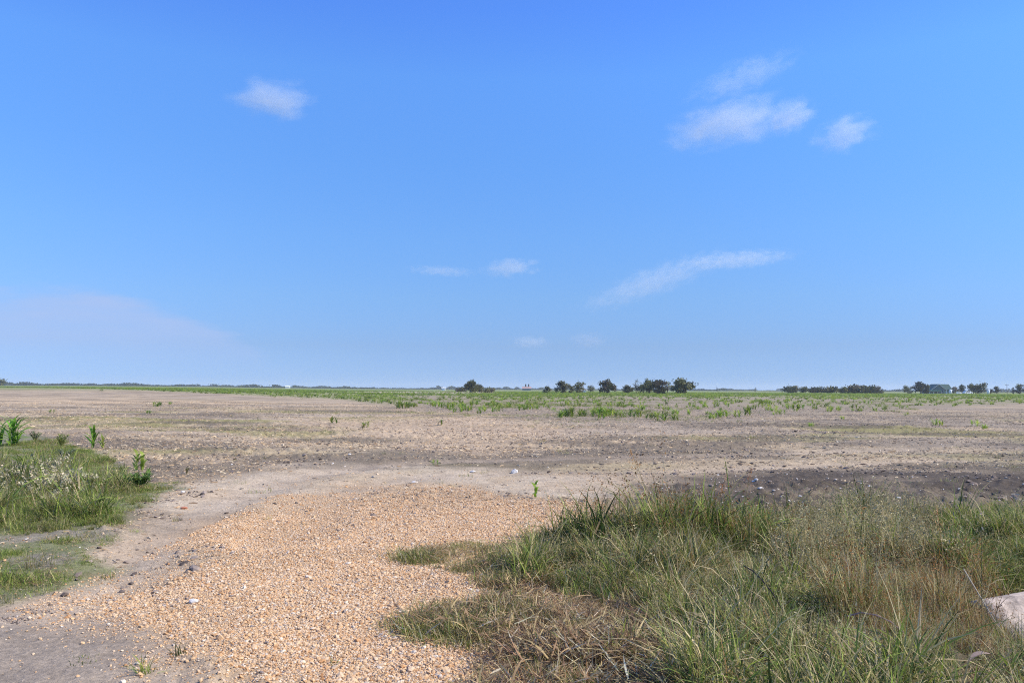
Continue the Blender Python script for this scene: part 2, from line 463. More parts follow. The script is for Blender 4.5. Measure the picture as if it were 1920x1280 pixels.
class MB:
    """Collects vertices, faces and one tint per vertex."""
    def __init__(s):
        s.v, s.f, s.c = [], [], []
    def add(s, vs_, fs, col=(1, 1, 1)):
        b = len(s.v)
        s.v.extend(vs_)
        s.f.extend([tuple(i + b for i in f) for f in fs])
        if isinstance(col, list): s.c.extend(col)
        else: s.c.extend([col] * len(vs_))
    def blade(s, base, length, width, az, lean, curve, col, segs=4, tipcol=None, twist=0.0, fold=0.0):
        """A strap leaf rising from base, leaning towards az and bending over as it goes."""
        p = Vector(base); th = lean
        vs_, cs = [], []
        side0 = Vector((-math.sin(az), math.cos(az), 0))
        step = length / segs
        for i in range(segs + 1):
            t = i / segs
            w = width * (1 - t ** 1.7) * (0.65 + 0.35 * min(1, t * 4)) * 0.5
            d = Vector((math.cos(az) * math.sin(th), math.sin(az) * math.sin(th), math.cos(th)))
            side = (Matrix.Rotation(twist * t, 3, d) @ side0)
            cc = col if tipcol is None else tuple(a + (b - a) * t for a, b in zip(col, tipcol))
            if i < segs:
                vs_ += [tuple(p - side * w), tuple(p + side * w)]; cs += [cc, cc]
            else:
                vs_ += [tuple(p)]; cs += [cc]
            p = p + d * step
            th += curve / segs
        fs = [(2 * i, 2 * i + 1, 2 * i + 3, 2 * i + 2) for i in range(segs - 1)] + [(2 * segs - 2, 2 * segs - 1, 2 * segs)]
        s.add(vs_, fs, cs)
    def tube(s, pts, rads, sides=6, col=(1, 1, 1), cap=True):
        vs_, fs = [], []
        n = len(pts)
        P = [Vector(p) for p in pts]
        for i in range(n):
            d = (P[min(i + 1, n - 1)] - P[max(i - 1, 0)]).normalized()
            a = d.orthogonal().normalized() if i == 0 else (a - d * a.dot(d)).normalized()
            b = d.cross(a)
            for k in range(sides):
                t = 2 * math.pi * k / sides
                vs_.append(tuple(P[i] + (a * math.cos(t) + b * math.sin(t)) * rads[i]))
        for i in range(n - 1):
            for k in range(sides):
                k2 = (k + 1) % sides
                fs.append((i * sides + k, i * sides + k2, (i + 1) * sides + k2, (i + 1) * sides + k))
        if cap:
            fs.append(tuple(range(sides))[::-1])
            fs.append(tuple((n - 1) * sides + k for k in range(sides)))
        s.add(vs_, fs, col)
    def quad(s, c, u, v, col):
        c = Vector(c)
        s.add([tuple(c - u - v), tuple(c + u - v), tuple(c + u + v), tuple(c - u + v)], [(0, 1, 2, 3)], col)
    def box(s, lo, hi, col=(1, 1, 1)):
        x0, y0, z0 = lo; x1, y1, z1 = hi
        s.add([(x0, y0, z0), (x1, y0, z0), (x1, y1, z0), (x0, y1, z0), (x0, y0, z1), (x1, y0, z1), (x1, y1, z1), (x0, y1, z1)],
              [(0, 3, 2, 1), (4, 5, 6, 7), (0, 1, 5, 4), (1, 2, 6, 5), (2, 3, 7, 6), (3, 0, 4, 7)], col)
    def mesh(s, name, mat, smooth=False):
        me = bpy.data.meshes.new(name)
        me.from_pydata(s.v, [], s.f)
        a = me.color_attributes.new('tint', 'FLOAT_COLOR', 'POINT')
        buf = np.ones((len(s.v), 4), np.float32)
        buf[:, :3] = np.array(s.c, np.float32)
        a.data.foreach_set('color', buf.ravel())
        me.materials.append(mat)
        if smooth:
            me.polygons.foreach_set('use_smooth', [True] * len(me.polygons))
        me.update()
        return me
    def build(s, name, mat, parent=None, smooth=False):
        return link(name, s.mesh(name, mat, smooth), None, parent)

def jit(c, v=0.2):
    k = 1 + random.uniform(-v, v)
    return tuple(max(0.0, a * k * (1 + random.uniform(-v, v) * 0.3)) for a in c)

def rock_mesh(name, mat, seed, sub=2, squash=0.7, rough=0.28):
    """An angular stone: an icosphere cut and pushed about."""
    import bmesh
    bm = bmesh.new()
    bmesh.ops.create_icosphere(bm, subdivisions=sub, radius=1.0)
    rr = random.Random(seed)
    planes = [(Vector((rr.gauss(0, 1), rr.gauss(0, 1), rr.gauss(0, 1))).normalized(), rr.uniform(0.55, 0.9)) for _ in range(7)]
    for v in bm.verts:
        co = v.co.copy()
        for n_, d_ in planes:
            e = co.dot(n_) - d_
            if e > 0: co -= n_ * e
        co *= 1 + rr.uniform(-rough, rough) * 0.35
        v.co = Vector((co.x, co.y, co.z * squash))
    me = bpy.data.meshes.new(name)
    bm.to_mesh(me); bm.free()
    me.materials.append(mat)
    return me

# scatter: one object made of many instanced pieces
def scatter(name, protos, pos, rot, scl, idx, label=None):
    pc = bpy.data.collections.new(name + '_pieces')
    for i, me in enumerate(protos):
        o = bpy.data.objects.new('%s_piece_%02d' % (name, i), me)
        pc.objects.link(o)
    n = len(pos)
    me = bpy.data.meshes.new(name)
    me.vertices.add(n)
    me.vertices.foreach_set('co', np.asarray(pos, np.float32).ravel())
    a = me.attributes.new('rot', 'FLOAT_VECTOR', 'POINT'); a.data.foreach_set('vector', np.asarray(rot, np.float32).ravel())
    a = me.attributes.new('scl', 'FLOAT_VECTOR', 'POINT'); a.data.foreach_set('vector', np.asarray(scl, np.float32).ravel())
    a = me.attributes.new('idx', 'INT', 'POINT'); a.data.foreach_set('value', np.asarray(idx, np.int32).ravel())
    me.update()
    o = link(name, me)
    ng = bpy.data.node_groups.new(name + '_scatter', 'GeometryNodeTree')
    ng.interface.new_socket('Geometry', in_out='INPUT', socket_type='NodeSocketGeometry')
    ng.interface.new_socket('Geometry', in_out='OUTPUT', socket_type='NodeSocketGeometry')
    gi = ng.nodes.new('NodeGroupInput'); go = ng.nodes.new('NodeGroupOutput')
    ci = ng.nodes.new('GeometryNodeCollectionInfo')
    ci.inputs['Collection'].default_value = pc
    ci.inputs['Separate Children'].default_value = True
    ci.inputs['Reset Children'].default_value = True
    ip = ng.nodes.new('GeometryNodeInstanceOnPoints')
    ip.inputs['Pick Instance'].default_value = True
    def na(nm, dt):
        q = ng.nodes.new('GeometryNodeInputNamedAttribute'); q.data_type = dt
        q.inputs['Name'].default_value = nm
        return q.outputs['Attribute']
    er = ng.nodes.new('FunctionNodeEulerToRotation')
    ng.links.new(na('rot', 'FLOAT_VECTOR'), er.inputs[0])
    ng.links.new(gi.outputs[0], ip.inputs['Points'])
    ng.links.new(ci.outputs[0], ip.inputs['Instance'])
    ng.links.new(na('idx', 'INT'), ip.inputs['Instance Index'])
    ng.links.new(er.outputs[0], ip.inputs['Rotation'])
    ng.links.new(na('scl', 'FLOAT_VECTOR'), ip.inputs['Scale'])
    ng.links.new(ip.outputs[0], go.inputs[0])
    md = o.modifiers.new('scatter', 'NODES'); md.node_group = ng
    tag(o, label, None, None, 'stuff')
    return o

def uni(n, lo, hi): return RNG.uniform(lo, hi, n)

# ------------------------------------------------------------------ ground sheet
def build_ground():
    fr = np.radians(np.arange(-43, 43.001, 0.14))
    back = np.radians(np.arange(46, 315, 3.0))
    ang = np.concatenate([fr, back])
    rad = [0.35]
    while rad[-1] < 6000:
        r = rad[-1]
        k = 0.15 if r < 3.4 else 0.009 if r < 60 else 0.02 if r < 320 else 0.05
        rad.append(r * (1 + k))
    rad = np.array(rad)
    na, nr = len(ang), len(rad)
    A, RR = np.meshgrid(ang, rad)
    x = (np.sin(A) * RR).ravel(); y = (np.cos(A) * RR).ravel()
    z = zones(x, y)
    h = base_height(x, y) + detail_height(x, y, z)
    verts = np.column_stack([x, y, h])
    verts = np.vstack([verts, [[0, 0, 0]]])
    i = np.arange(nr - 1)[:, None] * na; j = np.arange(na)[None, :]; j2 = (j + 1) % na
    quads = np.stack([i + j2, i + j, i + na + j, i + na + j2], -1).reshape(-1, 4)
    c = nr * na
    me = bpy.data.meshes.new('ground')
    nq = len(quads)
    me.vertices.add(len(verts)); me.vertices.foreach_set('co', verts.astype(np.float32).ravel())
    tri = np.stack([np.full(na, c), np.arange(na), (np.arange(na) + 1) % na], -1)[:, ::-1]
    me.loops.add(nq * 4 + na * 3)
    me.loops.foreach_set('vertex_index', np.concatenate([quads.ravel(), tri.ravel()]).astype(np.int32))
    me.polygons.add(nq + na)
    me.polygons.foreach_set('loop_start', np.concatenate([np.arange(nq) * 4, nq * 4 + np.arange(na) * 3]).astype(np.int32))
    me.polygons.foreach_set('use_smooth', np.ones(nq + na, bool))
    me.update(calc_edges=True)
    # albedo of the soil, from what lies where
    r = np.hypot(x, y)
    def mixc(a, b, t): return a + (b - a) * t[:, None]
    field = np.array([0.385, 0.305, 0.215]); pink = np.array([0.475, 0.355, 0.225]); brown = np.array([0.245, 0.190, 0.130])
    c_ = mixc(np.tile(field, (len(x), 1)), pink, sstep(0.4, 0.7, fbm(x * 0.06, y * 0.15, 41, 4)))
    c_ = mixc(c_, brown, sstep(0.42, 0.64, fbm(x * 0.25, y * 0.42, 43, 5)) * 0.9)
    right_side = sstep(2, 14, x)
    c_ = mixc(c_, np.array([0.285, 0.230, 0.165]), right_side * 0.65)
    # yellow-green film of sprouting weeds in streaks
    film = sstep(0.47, 0.66, fbm(x * 0.14 + 4, y * 0.30, 45, 4)) * sstep(13, 18, r) * (1 - sstep(45, 70, r))
    c_ = mixc(c_, np.array([0.25, 0.225, 0.075]), film * 0.75)
    straw = sstep(0.5, 0.7, fbm(x * 0.26, y * 0.36, 47, 4)) * sstep(12, 16, r)
    c_ = mixc(c_, np.array([0.45, 0.345, 0.21]), straw * 0.6)
    dkb = sstep(0.51, 0.64, fbm(x * 0.22 + 9, y * 0.40, 57, 5)) * sstep(13, 17, r) * (1 - sstep(50, 80, r))
    c_ = mixc(c_, np.array([0.15, 0.12, 0.085]), dkb * 0.75)
    c_ = mixc(c_, np.array([0.50, 0.37, 0.24]), z['sand'] * 0.7)
    crop = z['crop']
    gp = sstep(0.35, 0.65, fbm(x * 0.12, y * 0.05, 49, 4))
    c_ = mixc(c_, np.array([0.285, 0.222, 0.165]), crop * 0.8)
    c_ = mixc(c_, np.array([0.23, 0.255, 0.085]), crop * np.clip(0.10 + 0.6 * gp * sstep(45, 150, r) + 0.55 * sstep(-4, -14, np.degrees(np.arctan2(x, y))), 0, 0.85) * (0.5 + 0.5 * sstep(60, 220, r)))
    c_ = mixc(c_, np.array([0.19, 0.225, 0.075]), sstep(150, 300, r) * 0.8)
    c_ = mixc(c_, np.array([0.42, 0.35, 0.24]), z['straw'] * 0.9)
    vary = fbm(x * 0.9, y * 0.9, 51, 4)
    c_ = mixc(c_, np.array([0.41, 0.325, 0.235]), z['track'])
    c_ = mixc(c_, np.array([0.26, 0.21, 0.16]), z['track'] * sstep(0.50, 0.70, fbm(x * 0.8, y * 0.8, 53, 4)) * 0.6)
    c_ = mixc(c_, np.array([0.48, 0.385, 0.27]), z['dust'] * (0.30 + 0.60 * sstep(0.38, 0.62, vary)))
    c_ = mixc(c_, np.array([0.098, 0.078, 0.058]), z['dark'] * (0.72 + 0.28 * sstep(0.3, 0.6, vary)))
    c_ = mixc(c_, np.array([0.47, 0.335, 0.20]), z['gravel'] * (0.55 + 0.45 * sstep(0.32, 0.58, vary)))
    c_ = mixc(c_, np.array([0.44, 0.345, 0.25]), z['wheel'] * (1 - z['gravel']) * 0.38)
    lg = sstep(0.38, 0.60, fbm(x * 1.6, y * 1.6, 55, 4))
    c_ = mixc(c_, np.array([0.20, 0.185, 0.14]), z['left'] * 0.8)
    c_ = mixc(c_, np.array([0.17, 0.195, 0.06]), z['left'] * lg * 0.6)
    c_ = mixc(c_, np.array([0.105, 0.085, 0.052]), z['right'] * 0.9)
    c_ = mixc(c_, np.array([0.24, 0.18, 0.115]), z['thatch'] * 0.6)
    ditch_shade = sstep(3.0, 3.7, x) * np.exp(-((y - 5.15 - 0.06 * x) / 0.85) ** 4)      # shade of the ditch hollow, painted near-black into the soil colour
    c_ = mixc(c_, np.array([0.040, 0.034, 0.027]), ditch_shade)
    buf = np.ones((len(verts), 4), np.float32)
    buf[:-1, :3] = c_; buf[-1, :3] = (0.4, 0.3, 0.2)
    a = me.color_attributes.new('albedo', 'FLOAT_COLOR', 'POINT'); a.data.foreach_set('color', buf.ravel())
    g = np.zeros(len(verts), np.float32); g[:-1] = z['gravel']
    a = me.attributes.new('gravel_amount', 'FLOAT', 'POINT'); a.data.foreach_set('value', g)
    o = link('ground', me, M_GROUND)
    tag(o, 'flat bare farmland of tan, brown and dark soil', None, None, 'structure')
    return o

build_ground()

# ------------------------------------------------------------------ house, far buildings, pole
def flat(name, c, **k): return plain_mat(name, c, **k)
M_GREENROOF = flat('green_metal_roof', (0.010, 0.055, 0.034), rough=0.5, scale=1.5, var=0.2)
M_SIDING = flat('grey_siding', (0.15, 0.20, 0.185), rough=0.7, scale=2)
M_WHITE = flat('white_paint', (0.80, 0.80, 0.78), rough=0.5, scale=1.5, var=0.08, bump=0.05)
M_DARKGLASS = flat('window_glass', (0.02, 0.025, 0.03), rough=0.1, var=0.1)
M_TYRE = flat('rubber', (0.02, 0.02, 0.02), rough=0.9)
M_PINKROOF = flat('red_roof', (0.42, 0.28, 0.25), rough=0.7)
M_WOODPOLE = flat('pole_wood', (0.14, 0.11, 0.09), rough=0.9)

def place(px, Y, drop=0.0):
    """A point on the land in the direction of picture column px, Y metres ahead."""
    x = (px - 960) / FPX * Y
    return Vector((x, Y, h1(x, Y) - drop))

def prism(mb, pts2, y0, y1, col=(1, 1, 1)):
    n = len(pts2)
    vs_ = [(x, y0, z) for x, z in pts2] + [(x, y1, z) for x, z in pts2]
    fs = [tuple(range(n)), tuple(range(2 * n - 1, n - 1, -1))] + [(i, i + n, (i + 1) % n + n, (i + 1) % n) for i in range(n)]
    mb.add(vs_, fs, col)

def house():
    Y = 520
    k = Y / FPX
    p = place(1762, Y)
    root = empty('farmhouse', p)
    tag(root, 'farmhouse with a dark green roof and pale gable among trees on the far right', 'house')
    w = MB()
    prism(w, [(-6.0, -0.3), (3.6, -0.3), (3.6, 2.5), (-1.0, 6.0), (-6.0, 2.4)], 0, 9)      # gable end towards the field
    w.box((3.61, 2.0, -0.3), (8.2, 9, 3.0))
    w.build('wall', M_SIDING, root)
    rf = MB()
    # gable roof slabs and the long ridge running right
    def slab(a, b, y0, y1, t=0.18):
        d = Vector((b[0] - a[0], 0, b[1] - a[1])).normalized(); n = Vector((-d.z, 0, d.x))
        if n.z < 0: n = -n
        q = [Vector((a[0], 0, a[1])), Vector((b[0], 0, b[1]))]
        vs_ = []
        for yy in (y0, y1):
            vs_ += [tuple(q[0] + Vector((0, yy, 0))), tuple(q[1] + Vector((0, yy, 0))), tuple(q[1] + n * t + Vector((0, yy, 0))), tuple(q[0] + n * t + Vector((0, yy, 0)))]
        rf.add(vs_, [(0, 1, 2, 3), (7, 6, 5, 4), (0, 4, 5, 1), (1, 5, 6, 2), (2, 6, 7, 3), (3, 7, 4, 0)])
    slab((-7.2, 1.55), (-1.0, 6.02), -0.5, 9.5)
    slab((-1.0, 6.02), (4.2, 2.05), -0.5, 9.5)
    # cross roof: its front plane faces the field
    rf.add([(-0.9, 5.5, 6.12), (8.6, 5.5, 6.12), (8.6, 0.8, 2.6), (3.9, 0.8, 2.6), (-0.9, 5.5, 5.95), (8.6, 5.5, 5.95), (8.6, 0.8, 2.43), (3.9, 0.8, 2.43)],
           [(0, 3, 2, 1), (4, 5, 6, 7), (1, 2, 6, 5), (2, 3, 7, 6), (0, 1, 5, 4)])
    rf.add([(-0.9, 5.52, 6.12), (8.6, 5.52, 6.12), (8.6, 10.2, 2.6), (-0.9, 10.2, 2.6)], [(0, 1, 2, 3)])
    roof = rf.build('roof', M_GREENROOF, root)
    tr = MB()
    for (a, b) in (((-7.2, 1.4), (-1.0, 5.87)), ((-1.0, 5.87), (4.2, 1.9))):
        tr.add([(a[0], -0.56, a[1]), (b[0], -0.56, b[1]), (b[0], -0.56, b[1] + 0.22), (a[0], -0.56, a[1] + 0.22),
                (a[0], -0.51, a[1]), (b[0], -0.51, b[1]), (b[0], -0.51, b[1] + 0.22), (a[0], -0.51, a[1] + 0.22)],
               [(0, 1, 2, 3), (7, 6, 5, 4), (0, 4, 5, 1), (3, 2, 6, 7), (1, 5, 6, 2), (0, 3, 7, 4)])
    tr.build('trim', M_WHITE, root)
    for x0 in (-4.4, -1.4, 1.4):
        m = MB(); m.box((x0 - 0.55, -0.06, 0.8), (x0 + 0.55, -0.005, 2.1)); f = m.build('window', M_WHITE, root)
        m = MB(); m.box((x0 - 0.45, -0.09, 0.9), (x0 + 0.45, -0.063, 2.0)); m.build('pane', M_DARKGLASS, f)
    m = MB(); m.box((4.6, 1.93, -0.3), (5.6, 1.995, 1.9)); m.build('door', M_WHITE, root)
    pr = MB()
    pr.add([(-8.4, -2.6, 1.5), (-0.2, -2.6, 1.5), (-0.2, -0.6, 2.3), (-8.4, -0.6, 2.3), (-8.4, -2.6, 1.38), (-0.2, -2.6, 1.38), (-0.2, -0.6, 2.18), (-8.4, -0.6, 2.18)],
           [(0, 1, 2, 3), (7, 6, 5, 4), (0, 4, 5, 1), (1, 5, 6, 2), (2, 6, 7, 3), (3, 7, 4, 0)])
    pr.build('porch_roof', M_GREENROOF, root)
    for x0 in (-8.2, -5.6, -3.0, -0.4):
        m = MB(); m.box((x0 - 0.07, -2.5, -0.3), (x0 + 0.07, -2.36, 1.37)); m.build('post', M_WHITE, root)

house()

def small_house(name, px, Y, w, d, h, rise, wall, roof, label, rz=0.0, chimneys=0):
    root = empty(name, place(px, Y), rz)
    tag(root, label, 'house')
    m = MB(); prism(m, [(-w / 2, -0.5), (w / 2, -0.5), (w / 2, h), (-w / 2, h)], 0, d); m.build('wall', wall, root)
    m = MB()
    o_ = 0.5
    vs_ = [(-w / 2 - o_, -o_, h), (w / 2 + o_, -o_, h), (w / 2 + o_, d + o_, h), (-w / 2 - o_, d + o_, h), (-w / 2 - o_, d / 2, h + rise), (w / 2 + o_, d / 2, h + rise)]
    m.add(vs_, [(0, 1, 5, 4), (2, 3, 4, 5), (0, 4, 3), (1, 2, 5), (0, 3, 2, 1)])
    rf = m.build('roof', roof, root)
    for i in range(chimneys):
        cx = -w * 0.12 + i * w * 0.34
        m = MB(); m.box((cx - 0.9, d / 2 - 0.9, h + rise * 0.6), (cx + 0.9, d / 2 + 0.9, h + rise + 3.4)); m.build('chimney', M_BARK, rf)
    return root

small_house('barn', 540, 1500, 8, 12, 3.0, 1.6, M_WHITE, M_WHITE, 'white metal barn standing in the distant treeline left of centre', 0.2)
small_house('shed', 832, 800, 3.2, 4, 2.4, 0.8, M_WHITE, M_WHITE, 'tiny white shed left of the dark lone tree at centre')
small_house('pink_roof_house', 988, 1100, 12, 9, 2.6, 2.6, M_SIDING, M_PINKROOF, 'distant farmhouse with a pinkish red roof and two dark chimneys', 0.0, 2)
small_house('outbuilding', 1738, 540, 4.2, 4, 1.9, 0.7, M_WHITE, M_WHITE, 'low white outbuilding left of the green roofed farmhouse')
small_house('trailer', 1096, 380, 1.8, 3, 1.3, 0.3, M_WHITE, M_WHITE, 'small white trailer at the foot of the sparse pair of trees')

def car(px, Y, label, s=1.0):
    root = empty('parked_car', place(px, Y), R(12))
    tag(root, label, 'car')
    m = MB()
    prof = [(-2.5, 0.45), (2.4, 0.45), (2.5, 0.95), (1.7, 1.1), (0.9, 1.72), (-1.5, 1.75), (-2.1, 1.1), (-2.5, 1.0)]
    prism(m, [(a * s, b * s) for a, b in prof], -0.9 * s, 0.9 * s)
    m.build('body', M_WHITE, root)
    m = MB()
    prism(m, [(0.75 * s, 1.15 * s), (0.65 * s, 1.6 * s), (-1.35 * s, 1.62 * s), (-1.7 * s, 1.15 * s)], -0.93 * s, -0.905 * s)
    m.build('window', M_DARKGLASS, root)
    for x0 in (-1.6, 1.6):
        for y0 in (-0.92, 0.70):
            m = MB(); m.tube([(x0 * s, y0 * s, 0.36 * s), (x0 * s, (y0 + 0.22) * s, 0.36 * s)], [0.36 * s] * 2, 14)
            m.build('wheel', M_TYRE, root)

car(1813, 420, 'white pickup truck parked right of the green roofed farmhouse')
car(1797, 430, 'smaller white car parked between the farmhouse and the pickup', 0.6)

def tank(px, Y, label):
    root = empty('water_tank', place(px, Y)); tag(root, label, 'tank')
    m = MB(); m.tube([(0, 0, -0.2), (0, 0, 1.9), (0, 0, 2.15), (0, 0, 2.3)], [0.75, 0.75, 0.6, 0.2], 18); m.build('body', M_WHITE, root, True)
    m = MB(); m.tube([(0, 0, 2.29), (0, 0, 2.42)], [0.2, 0.2], 12); m.build('lid', M_WHITE, root)
tank(1781, 430, 'small white upright tank in front of the green roofed farmhouse')
tank(1852, 430, 'small white tank right of the pickup beside the dark trees')

def pole(px, Y, hgt, label):
    root = empty('utility_pole', place(px, Y)); tag(root, label, 'pole')
    m = MB(); m.tube([(0, 0, -0.3), (0, 0, hgt)], [0.17, 0.11], 8); m.build('pole', M_WOODPOLE, root)
    m = MB(); m.box((-1.1, -0.06, hgt - 0.7), (1.1, 0.06, hgt - 0.55)); m.build('crossarm', M_WOODPOLE, root)
    for x0 in (-0.95, 0.0, 0.95):
        m = MB(); m.tube([(x0, 0, hgt - 0.549), (x0, 0, hgt - 0.36)], [0.05, 0.035], 6); m.build('insulator', M_DARKGLASS, root)
pole(1887, 480, 6.0, 'thin wooden utility pole right of the farmhouse trees')

# ------------------------------------------------------------------ trees
def tree(px, ptop, pbase, pw, Y, label, tints, sparse=0.0, group='trees along the horizon', trunk_frac=0.10, n=1500, shape='round', cat='tree', name='tree', seed=None):
    rr = random.Random(seed if seed is not None else int(px * 7))
    s = Y / FPX
    H, W = (pbase - ptop) * s, pw * s * (1.35 if 1170 < px < 1300 or 1470 < px < 1640 else 1.15)
    root = empty(name, place(px, Y, 0.05), rr.uniform(0, 6.28))
    tag(root, label, cat, group)
    t = MB()
    trunk_h = H * trunk_frac
    lean = Vector((rr.uniform(-.1, .1), rr.uniform(-.1, .1), 1)) * H
    pts = [Vector((0, 0, -0.1)), lean * trunk_frac, lean * 0.5, lean * 0.8]
    r0 = max(0.07, H * 0.028)
    t.tube(pts, [r0 * 1.25, r0, r0 * 0.6, r0 * 0.2], 7)
    lobes = []
    nl = 12 if shape == 'round' else 14
    for i in range(nl):
        a = 2 * math.pi * i / nl * 1.618 + rr.uniform(-.4, .4)
        z = H * (trunk_frac + (1 - trunk_frac) * (0.04 + 0.80 * (i + 0.5) / nl) + rr.uniform(-.06, .06))
        u = (z / H - trunk_frac) / (1 - trunk_frac)
        wmax = W / 2 * (math.sin(math.pi * min(1, max(0.05, 0.30 + 0.55 * u))) ** 0.6)
        rl = W * rr.uniform(0.10, 0.21)
        d = max(0.0, wmax - rl) * rr.uniform(0.6, 1.15)
        c = Vector((math.cos(a) * d, math.sin(a) * d, min(z, H - rl * 0.75)))
        lobes.append((c, rl, rl * rr.uniform(0.7, 0.95), tints[rr.randrange(len(tints))]))
        j0 = lean * (trunk_frac + 0.25 * u)
        mid = (j0 + c) * 0.5 + Vector((0, 0, -0.05 * H))
        t.tube([j0, mid, c], [r0 * 0.45, r0 * 0.3, r0 * 0.12], 5)
    lobes.append((lean * 0.5, W * 0.24, H * 0.24, tints[0]))
    lobes.append((Vector((0, 0, H - W * 0.2)) + Vector((rr.uniform(-.1, .1) * W, 0, 0)), W * 0.22, W * 0.2, tints[-1]))
    t.build('trunk', M_BARK, root)
    m = MB()
    vol = [l[1] ** 2 * l[2] for l in lobes]
    tot = sum(vol)
    leaf = max(0.10, W * 0.030)
    for (c, rx, rz_, tint), v in zip(lobes, vol):
        for _ in range(int(0.62 * n * (1 - sparse) * v / tot)):
            d = Vector((rr.gauss(0, 1), rr.gauss(0, 1), rr.gauss(0, 1))).normalized()
            q = rr.random() ** 0.4 * (1 + 0.26 * rr.gauss(0, 1))
            p = c + Vector((d.x * rx * q, d.y * rx * q, d.z * rz_ * q))
            if p.z < H * trunk_frac * 0.5: continue
            u = Vector((rr.gauss(0, 1), rr.gauss(0, 1), rr.gauss(0, 1))).normalized()
            w_ = u.orthogonal().normalized()
            sz = leaf * rr.uniform(0.6, 1.4)
            k = rr.uniform(0.75, 1.3)
            m.quad(p, u * sz, w_ * sz * rr.uniform(0.45, 0.8), (tint[0] * k, tint[1] * k, tint[2] * k))
    m.build('crown', M_CROWN, root)
    return root

G0, G1, G2, G3 = (0.085, 0.092, 0.046), (0.150, 0.152, 0.060), (0.195, 0.188, 0.088), (0.180, 0.150, 0.098)
DG = [G0, G0, G1]
OL = [G1, G2, G0]
GR = [G3, G2, G1]
tree(883, 711, 735, 30, 330, 'lone dark bushy tree standing left of centre on the horizon', DG, n=2200)
tree(899, 719, 736, 20, 335, 'small lighter bush leaning against the right of the lone dark tree', OL, trunk_frac=0.1)
tree(917, 727, 737, 24, 340, 'low scrubby bush right of the lone dark tree', GR, trunk_frac=0.05, cat='bush', name='bush')
tree(866, 727, 736, 22, 420, 'low scrubby bush left of the lone dark tree', GR, trunk_frac=0.05, cat='bush', name='bush')
tree(1027, 725, 739, 18, 330, 'small olive bush left of the round tree near centre', OL, trunk_frac=0.08, cat='bush', name='bush')
tree(1055, 715, 739, 30, 320, 'round dark green tree, left one of the pair right of centre', OL, n=2000)
tree(1086, 716, 739, 28, 330, 'sparse greyish tree beside the round dark tree right of centre', GR, sparse=0.35, n=1800)
tree(1072, 725, 739, 12, 326, 'narrow dark shrub between the round tree and the sparse tree', DG, trunk_frac=0.06, cat='bush', name='bush')
tree(1108, 723, 736, 16, 520, 'small hazy tree right of the sparse greyish tree', OL)
tree(1140, 712, 738, 33, 310, 'round tree with a ragged crown standing alone right of centre', [G0, G3, G1], n=2200)
tree(1177, 721, 737, 18, 330, 'low bluish green tree at the left end of the long tree group', OL, trunk_frac=0.1)
tree(1193, 711.5, 738, 15, 335, 'thin tree with a bare leaning top in the long tree group', GR, sparse=0.55, n=900, trunk_frac=0.3)
tree(1206, 720, 739, 24, 330, 'dense low tree right of the thin leaning one', DG, trunk_frac=0.08)
tree(1217, 712, 739, 28, 318, 'tall dark tree left of the middle of the long tree group', DG, n=2000)
tree(1234, 711, 739, 28, 316, 'tall spreading tree in the middle of the long tree group', [G0, G3, G2], n=2000)
tree(1252, 715, 739, 22, 320, 'see-through tree with thin crown and bare trunk in the tree group', GR, sparse=0.6, n=1200, trunk_frac=0.35)
tree(1267, 715, 739, 18, 322, 'slim half bare tree left of the big rounded end tree', GR, sparse=0.4, n=1200, trunk_frac=0.3)
tree(1281, 709, 738, 35, 312, 'largest rounded tree at the right end of the long tree group', [G0, G1, G2], n=2600)
tree(1344, 723, 734, 5, 700, 'tiny narrow tree on the empty horizon right of the tree group', OL, n=300)
tree(1416, 725, 734, 5, 720, 'tiny narrow tree left of the long hedge like grove', OL, n=300)
for i, (px, tp, w, lab) in enumerate([(1478, 722, 24, 'grey green tree at the left end of the hedge like grove'),
                                      (1491, 720, 16, 'slightly taller tree of the hedge like grove'),
                                      (1507, 722, 16, 'thin grey tree with gaps beside it in the hedge like grove'),
                                      (1524, 723, 22, 'flat topped tree in the middle of the hedge like grove'),
                                      (1540, 722, 20, 'rounded tree right of the flat topped one in the grove'),
                                      (1558, 721.5, 24, 'drooping tree at the right end of the hedge like grove'),
                                      (1576, 727, 12, 'small hazy bush between the two groves')]):
    tree(px, tp, 735, w, 480, lab, GR if i % 2 else OL, trunk_frac=0.08, n=1300, sparse=0.15)
for px, tp, w, lab in [(1593, 721, 30, 'left tree of the dark dome shaped grove'), (1612, 718.5, 34, 'highest tree of the dark dome shaped grove'),
                       (1632, 720.5, 32, 'right tree of the dark dome shaped grove')]:
    tree(px, tp, 735, w, 470, lab, [G0, G1, G3], trunk_frac=0.06, n=1700)
tree(1653, 729, 736, 8, 470, 'tiny dark cone shaped bush right of the dome shaped grove', DG, trunk_frac=0.05, n=400, cat='bush', name='bush')
for px, tp, w, lab, ts in [(1700, 722, 17, 'small dark tree at the left of the farmhouse trees', DG), (1725, 715, 30, 'rusty dark tree left of the farmhouse', [G0, G3, G0]),
                           (1738, 721, 14, 'short dark tree against the left of the farmhouse', DG),
                           (1803, 719, 16, 'dark round tree right of the farmhouse roof', DG), (1824, 718, 22, 'left half of the dark clump behind the pickup', DG),
                           (1838, 716, 26, 'tallest dark tree behind the white pickup', DG), (1790, 723, 14, 'thin rusty tree in front of the farmhouse roof', [G3, G3]),
                           (1868, 722, 14, 'small dark tree left of the utility pole', DG), (1857, 727, 9, 'tiny bush right of the pickup trees', DG),
                           (1899, 724, 8, 'pale thin tree right of the utility pole', GR), (1911, 717, 18, 'dark tree at the right edge of the photo', DG),
                           (1928, 716, 22, 'dark tree just past the right edge of the photo', DG)]:
    tree(px, tp, 737, w, 500, lab, ts, trunk_frac=0.08, n=1300)
